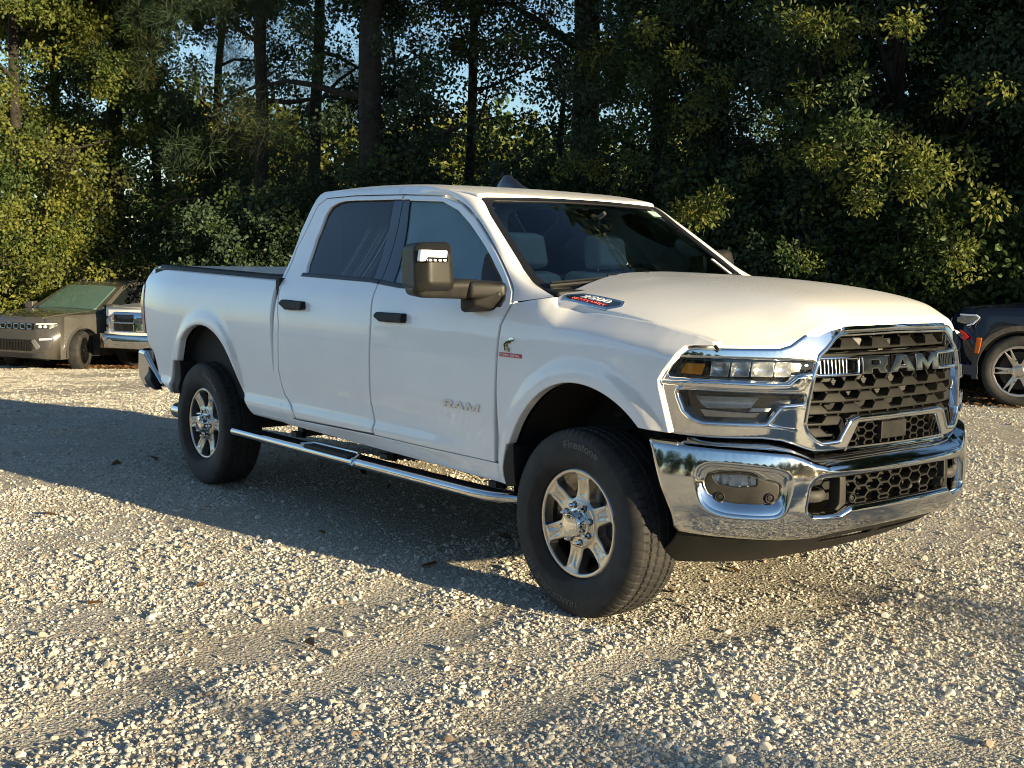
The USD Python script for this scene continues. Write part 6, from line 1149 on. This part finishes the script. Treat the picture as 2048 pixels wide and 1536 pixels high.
# --- grey SUV, nose towards the viewer
def grey_suv(name, label, x, y, deg, body, zs=.955, detail=True, group=None):
    t = thing(name, label, 'SUV', (x, y, place(x, y)), math.radians(deg), group)
    S = lambda pts: [(a, b*zs) for a, b in pts]
    prof = S([(.90, .30), (.95, .42), (.955, .62), (.93, .80), (.905, 1.02), (.84, 1.07), (.4, 1.13), (-.50, 1.205), (-1.5, 1.23), (-3.6, 1.26), (-3.88, 1.2), (-3.95, .62), (-3.84, .36), (-3.3, .30), (.6, .26)])
    plan = sym([(.97, .30), (.93, .60), (.78, .86), (.55, .965), (-.2, .985), (-3.3, .985), (-3.8, .90), (-3.98, .6)])
    sec = symy([(.90, -.1), (.95, .30), (.985, .62), (.985, .95), (.955, 1.10), (.90, 1.22), (.80, 1.45)])
    obj('body', csg(prof, plan, sec, [(0, .40), (-2.96, .40)], .425), body, t, 28)
    pr = S([(-.42, 1.16), (-.50, 1.20), (-1.32, 1.685), (-1.62, 1.755), (-2.3, 1.80), (-3.25, 1.765), (-3.45, 1.70), (-3.80, 1.22), (-3.7, 1.15)])
    yf = glasshouse(t, pr, .925, .70, 1.20*zs, 1.80*zs, body, 'car_glass_dark', 'car_glass_pale',
        [S([(-.72, 1.245), (-1.32, 1.60), (-1.52, 1.68), (-1.62, 1.69), (-1.66, 1.255)]), S([(-1.74, 1.26), (-1.70, 1.69), (-2.45, 1.705), (-2.62, 1.27)]), S([(-2.72, 1.275), (-2.58, 1.70), (-3.15, 1.67), (-3.42, 1.35), (-3.40, 1.29)])])
    a, b = np.array([-.50, 1.205*zs]), np.array([-1.32, 1.69*zs]); d_ = b-a; L = np.hypot(*d_); n_ = np.array([-d_[1], d_[0]])/L*-1
    n_ = np.array([d_[1], -d_[0]])/L*(1 if d_[1] > 0 else -1)
    obj('windshield', sheet(rpoly([(-.76, .03), (.76, .03), (.63, L-.05), (-.63, L-.05)], .05), lambda u, v, d: np.stack([a[0]+d_[0]*v/L+n_[0]*(d+.006+.03*(1-(u/.8)**2)), u, a[1]+d_[1]*v/L+n_[1]*(d+.006+.03*(1-(u/.8)**2))], -1), r=.004, T=.03, g=.12, hb=.06, steps=2), 'car_glass_pale', t, True)
    obj('hood_panel', sheet(rpoly(sym([(.80, .30), (.74, .66), (-.45, .80)]), .05), lambda u, v, d: np.stack([u, v, zs*np.interp(u, [-.5, .4, .84], [1.212, 1.137, 1.077])+.02*(1-(v/.8)**2)+d], -1), r=.01, T=.05, g=.12, hb=.05), body, t)
    nf = nosef(plan, prof)
    gr = node('grille', t)
    frontsheet(gr, 'grille_panel', rpoly(sbox(-.62, .86*zs, .62, .985*zs), .03), lambda u, v: nf(u, v)+.003, 'gloss_black', T=.04)
    for k in range(7):
        u0 = (k-3)*.168
        s_ = rpoly(sbox(u0-.066, .868*zs, u0+.066, .982*zs), .025)
        frontsheet(gr, 'grille_slot', s_.difference(s_.buffer(-.018)), lambda u, v: nf(u, v)+.012, 'bright_chrome', T=.03)
    for sgn in (1, -1):
        F = (lambda p: p) if sgn > 0 else flips
        hl = node('headlight', t)
        p = F(rpoly([(.64, .87*zs), (.64, .985*zs), (.88, 1.0*zs), (.945, .985*zs), (.93, .93*zs), (.86, .885*zs)], .015))
        frontsheet(hl, 'housing', p, lambda u, v: nf(u, v)+.002, 'dark_chrome', T=.05, g=.04)
        frontsheet(hl, 'light_strip', F(rpoly([(.65, .965*zs), (.65, .985*zs), (.88, 1.0*zs), (.94, .985*zs), (.90, .975*zs)], .006)), lambda u, v: nf(u, v)+.006, 'white_trim', T=.03, g=.04)
        for u in (.72, .80): frontsheet(hl, 'lens', F(Point(u, .925*zs).buffer(.026)), lambda u, v: nf(u, v)+.010, 'clear_plastic', T=.03)
        fg = node('fog_lamp', t)
        frontsheet(fg, 'surround', F(rpoly([(.60, .50*zs), (.68, .70*zs), (.90, .715*zs), (.86, .50*zs), (.70, .46*zs)], .03)), lambda u, v: nf(u, v)+.006, 'dark_trim', T=.04)
        frontsheet(fg, 'lens', F(rpoly([(.70, .655*zs), (.70, .69*zs), (.885, .70*zs), (.88, .665*zs)], .01)), lambda u, v: nf(u, v)+.014, 'clear_plastic', T=.03)
        frontsheet(fg, 'trim', F(rpoly([(.56, .64*zs), (.62, .68*zs), (.72, .53*zs), (.66, .46*zs)], .02)), lambda u, v: nf(u, v)+.014, 'grey_metal', T=.03)
    lg = obj('lower_grille', sheet(rpoly(sbox(-.58, .44*zs, .58, .665*zs), .04), lambda u, v, d: np.stack([nf(u, v)+.004+d, u, v], -1), r=.004, T=.04, g=.1, hb=.04, steps=2), 'gloss_black', t)
    for k in range(30): frontsheet(lg, 'bar', sbox(-.57+k*.0385, .45*zs, -.557+k*.0385, .655*zs), lambda u, v: nf(u, v)+.014, 'grille_plastic', r=0, T=.02, hb=.06)
    frontsheet(t, 'skid_strip', rpoly([(-.80, .36*zs), (-.72, .30*zs), (.72, .30*zs), (.80, .36*zs), (.80, .40*zs), (-.80, .40*zs)], .02), lambda u, v: nf(u, v)+.01, 'dark_trim', T=.05)
    fmn = lambda u, v, d: np.stack([.80-v*.35+0*d, u, 1.075*zs+v*.9+d], -1)
    obj('badge', mapped(mov(letters('Jeep', .035), -.045, 0, 0), lambda u, v, d: np.stack([nf(u, v*0+1.0)-.01+d, u, 1.02*zs+v], -1)), 'bright_chrome', t, False)
    sidesheet(t, 'arch_trim', shapely.difference(Point(0, .40).buffer(.475), Point(0, .40).buffer(.42)).intersection(sbox(-1, .28, 1, 1.2)), lambda u, v: .978+0*u, 'dark_trim', rr=.004)
    sidesheet(t, 'side_marker', [(.46, .66), (.52, .67), (.50, .80), (.44, .78)], lambda u, v: .975-.06*np.clip((u-.3)/.3, 0, 1), 'orange_marker')
    for s in (1, -1):
        mm = hull([(-.62, s*.99, 1.20*zs), (-.62, s*1.16, 1.21*zs), (-.62, s*.99, 1.32*zs), (-.62, s*1.15, 1.31*zs), (-.75, s*1.0, 1.21*zs), (-.75, s*1.16, 1.22*zs), (-.75, s*1.0, 1.32*zs), (-.75, s*1.14, 1.31*zs)], .02); obj('door_mirror', mm, body, t)
        obj('roof_rail', tube([(-1.6, s*.66, 1.76*zs), (-1.75, s*.68, 1.80*zs), (-3.0, s*.68, 1.80*zs), (-3.15, s*.66, 1.76*zs)], .018, 8), 'dark_trim', t)
        obj('wiper', tube([(-.53, s*.05+.1, 1.235*zs), (-.60, s*.5+.1, 1.28*zs)], .01, 6), 'seal', t)
        obj('seat', hull([(-1.75, s*.36-.2, .9), (-1.75, s*.36+.2, .9), (-1.85, s*.36-.18, 1.4*zs), (-1.85, s*.36+.18, 1.4*zs), (-1.65, s*.36, 1.0)], .04), 'seat_fabric', t)
    obj('underside', bx(-3.8, .8, -.80, .80, .25, .5), 'dark_cavity', t)
    for i_, (wx, wy) in enumerate(((0, .84), (0, -.84), (-2.96, .84), (-2.96, -.84))): put_wheel(car_wheel(t, .385, .25, .255, 6, 'black_alloy', False), wx, wy, .383, 24 if i_ < 2 else 0)
    return t
if True:
    grey_suv('parked_suv', 'dark grey SUV with a seven-slot chrome grille parked nose out at the left edge', -20.30, 3.30, -63, 'grey_car_paint')
    grey_suv('parked_suv', 'black SUV whose roof and windows show behind the dark grey SUV at the far left', -23.9, 1.9, -60, 'black_car_paint', .93)
# --- older white pickup
def old_pickup():
    t = thing('parked_pickup', 'older white pickup with crosshair chrome grille half hidden behind the big white pickup', 'pickup truck', (-18.98, 5.25, place(-18.98, 5.25)), math.radians(-57))
    prof = [(.93, .45), (.95, .70), (.93, 1.02), (.88, 1.16), (.6, 1.20), (-.45, 1.26), (-.6, 1.22), (-2.9, 1.24), (-2.9, .5), (.5, .45)]
    plan = sym([(.95, .35), (.90, .72), (.70, .95), (.4, 1.0), (-2.9, 1.0)])
    sec = symy([(.94, -.1), (.96, .45), (1.0, .75), (1.0, 1.0), (.96, 1.14), (.86, 1.24), (.6, 1.5)])
    obj('body', csg(prof, plan, sec, [(0, .42)], .46), 'old_white_paint', t, 28)
    obj('bed', csg([(-2.96, .55), (-2.96, 1.30), (-4.9, 1.30), (-4.95, .6)], sym([(-2.95, 1.0), (-4.95, 1.0)]), symy([(.94, -.1), (.96, .45), (1.0, .75), (1.0, 1.2), (.97, 1.5)]), [(-3.65, .42)], .46), 'old_white_paint', t, 28)
    glasshouse(t, [(-.40, 1.18), (-.50, 1.24), (-1.25, 1.78), (-1.5, 1.84), (-2.5, 1.84), (-2.8, 1.75), (-2.88, 1.15)], .93, .72, 1.22, 1.86, 'old_white_paint', 'car_glass_dark', 'car_glass_pale',
        [[(-.75, 1.28), (-1.30, 1.68), (-1.45, 1.73), (-1.68, 1.74), (-1.70, 1.28)], [(-1.78, 1.28), (-1.76, 1.74), (-2.45, 1.74), (-2.65, 1.62), (-2.70, 1.30)]])
    a, b = np.array([-.50, 1.24]), np.array([-1.25, 1.78]); d_ = b-a; L = np.hypot(*d_); n_ = np.array([d_[1], -d_[0]])/L
    obj('windshield', sheet(rpoly([(-.80, .03), (.80, .03), (.67, L-.05), (-.67, L-.05)], .05), lambda u, v, d: np.stack([a[0]+d_[0]*v/L+n_[0]*(d+.01), u, a[1]+d_[1]*v/L+n_[1]*(d+.01)], -1), r=.004, T=.03, g=.12, hb=.06, steps=2), 'car_glass_pale', t, True)
    nf = nosef(plan, prof)
    gr = node('grille', t)
    outer = rpoly([(-.60, .72), (-.66, 1.02), (-.58, 1.12), (.58, 1.12), (.66, 1.02), (.60, .72)], .04)
    holes = [rpoly(sbox(a_, z0, b_, z1), .02) for a_, b_ in ((-.59, -.13), (.13, .59)) for z0, z1 in ((.755, .895), (.925, 1.065))]
    fr = outer
    for h_ in holes: fr = fr.difference(h_)
    frontsheet(gr, 'frame', fr, lambda u, v: nf(u, v)+.02, 'bright_chrome', r=.012, T=.06, hb=.02)
    for h_ in holes: frontsheet(gr, 'mesh_panel', h_.buffer(.004), lambda u, v: nf(u, v)+.004, 'gloss_black', T=.02)
    frontsheet(gr, 'emblem', affinity.translate(affinity.scale(ram_emblem(), 3.2, 3.4, origin=(0, 0)), 0, .93), lambda u, v: nf(u, v)+.04, 'dark_chrome', r=.006, T=.03, hb=.02)
    obj('bumper', csg([(.85, .40), (1.04, .42), (1.07, .55), (1.05, .66), (.98, .70), (.80, .69)], sym([(1.08, .4), (1.04, .75), (.88, .98), (.5, 1.0)]), symy([(1.0, .38), (1.01, .72)])), 'chrome', t, 28)
    frontsheet(t, 'bumper_cap', rpoly([(-.96, .665), (.96, .665), (.95, .725), (-.95, .725)], .015), lambda u, v: nf(u, v)+.06, 'old_white_paint', T=.10)
    for sgn in (1, -1):
        F = (lambda p: p) if sgn > 0 else flips
        hl = node('headlight', t); frontsheet(hl, 'housing', F(rpoly([(.69, .80), (.70, 1.03), (.92, 1.02), (.95, .86), (.88, .80)], .02)), lambda u, v: nf(u, v)+.003, 'dark_chrome', T=.05); frontsheet(hl, 'lens', F(Point(.80, .92).buffer(.07)), lambda u, v: nf(u, v)+.006, 'clear_plastic', T=.03)
        frontsheet(t, 'tow_opening', F(rpoly(sbox(.42, .50, .62, .60), .015)), lambda u, v: 1.068-.10*np.clip((np.abs(u)-.4)/.4, 0, 1), 'dark_cavity', r=0, T=.02)
        obj('door_mirror', hull([(-.60, sgn*1.08, 1.30), (-.60, sgn*1.24, 1.30), (-.60, sgn*1.08, 1.48), (-.60, sgn*1.22, 1.48), (-.72, sgn*1.1, 1.32), (-.72, sgn*1.22, 1.46)], .02), 'black_plastic', t)
    obj('underside', bx(-4.8, .8, -.8, .8, .35, .6), 'dark_cavity', t)
    frontsheet(t, 'air_dam', rpoly(sbox(-.80, .28, .80, .42), .02), lambda u, v: nf(u, v)-.02, 'black_plastic', T=.06)
    for wx, wy in ((0, .86), (0, -.86), (-3.65, .86), (-3.65, -.86)): put_wheel(car_wheel(t, .40, .27, .23, 5, 'polished_alloy', False), wx, wy, .40)
old_pickup()
# --- dark SUV at the right
def dark_suv():
    t = thing('parked_suv', 'dark navy SUV with large split-spoke alloy wheels, front end showing at the right edge', 'SUV', (-3.55, 9.45, place(-3.55, 9.45)), math.radians(208))
    prof = [(.74, .36), (.80, .50), (.80, .80), (.75, 1.02), (.66, 1.10), (.2, 1.165), (-.75, 1.225), (-1.2, 1.24), (-4.2, 1.26), (-4.25, .6), (-4.1, .40), (.5, .33)]
    plan = sym([(.82, .30), (.77, .66), (.62, .90), (.42, .985), (-.2, 1.0), (-3.9, 1.0), (-4.25, .85)])
    sec = symy([(.93, -.1), (.96, .40), (1.0, .65), (1.0, .95), (.985, 1.04), (.93, 1.16), (.84, 1.25), (.7, 1.5)])
    obj('body', csg(prof, plan, sec, [(0, .42), (-3.1, .42)], .455), 'navy_car_paint', t, 28)
    glasshouse(t, [(-.70, 1.18), (-.78, 1.22), (-1.5, 1.74), (-1.8, 1.84), (-3.9, 1.84), (-4.1, 1.22)], .94, .76, 1.22, 1.86, 'navy_car_paint', 'car_glass_dark', 'car_glass_dark', [[(-1.05, 1.28), (-1.55, 1.68), (-1.7, 1.74), (-2.0, 1.74), (-2.02, 1.28)], [(-2.1, 1.28), (-2.08, 1.74), (-2.95, 1.74), (-2.98, 1.28)]])
    yl = lambda u, v: 1.004-.14*np.clip((u-.42)/.30, 0, 1)**1.3
    sidesheet(t, 'arch_trim', shapely.difference(Point(0, .42).buffer(.515), Point(0, .42).buffer(.452)).intersection(sbox(-1, .30, 1, 1.2)), lambda u, v: yl(u, v)+.004, 'frame_metal', rr=.004, T=.03)
    sidesheet(t, 'side_marker', [(.44, .60), (.49, .60), (.47, .78), (.41, .78)], lambda u, v: yl(u, v)+.014, 'orange_marker', rr=.008)
    sidesheet(t, 'lower_cladding', [(.44, .34), (.72, .36), (.76, .46), (.44, .46)], lambda u, v: yl(u, v)+.006, 'dark_trim')
    lampo = Polygon([(.46, 1.03), (.53, .94), (.62, .93), (.70, .95), (.70, 1.0), (.60, 1.035)])
    sidesheet(t, 'headlight', lampo, yl, 'dark_chrome', rr=.008)
    st = LineString([(.66, 1.035), (.49, 1.035), (.455, 1.01), (.52, .935), (.58, .915)]).buffer(.010)
    sidesheet(t, 'light_strip', st, lambda u, v: yl(u, v)+.008, 'white_trim', rr=.003, g=.05)
    sidesheet(t, 'red_tag', [(.555, .78), (.60, .74), (.655, .77), (.665, .865), (.60, .83)], lambda u, v: yl(u, v)+.010, 'tag_red', rr=.006, both_=False)
    nf = nosef(plan, prof)
    gr = node('grille', t); frontsheet(gr, 'panel', rpoly(sbox(-.6, .86, .6, 1.0), .03), nf, 'gloss_black')
    for k in range(7): frontsheet(gr, 'grille_slot', rpoly(sbox((k-3)*.165-.06, .87, (k-3)*.165+.06, .99), .02).difference(rpoly(sbox((k-3)*.165-.045, .885, (k-3)*.165+.045, .975), .015)), lambda u, v: nf(u, v)+.012, 'dark_chrome')
    frontsheet(t, 'bumper_strip', rpoly(sbox(-.7, .50, .7, .62), .03), lambda u, v: nf(u, v)+.01, 'gloss_black')
    obj('underside', bx(-4.1, .5, -.8, .8, .33, .6), 'dark_cavity', t)
    for i_, (wx, wy) in enumerate(((0, .86), (0, -.86), (-3.1, .86), (-3.1, -.86))): put_wheel(car_wheel(t, .41, .28, .292, 6, 'polished_alloy', True), wx, wy, .41, 0)
dark_suv()
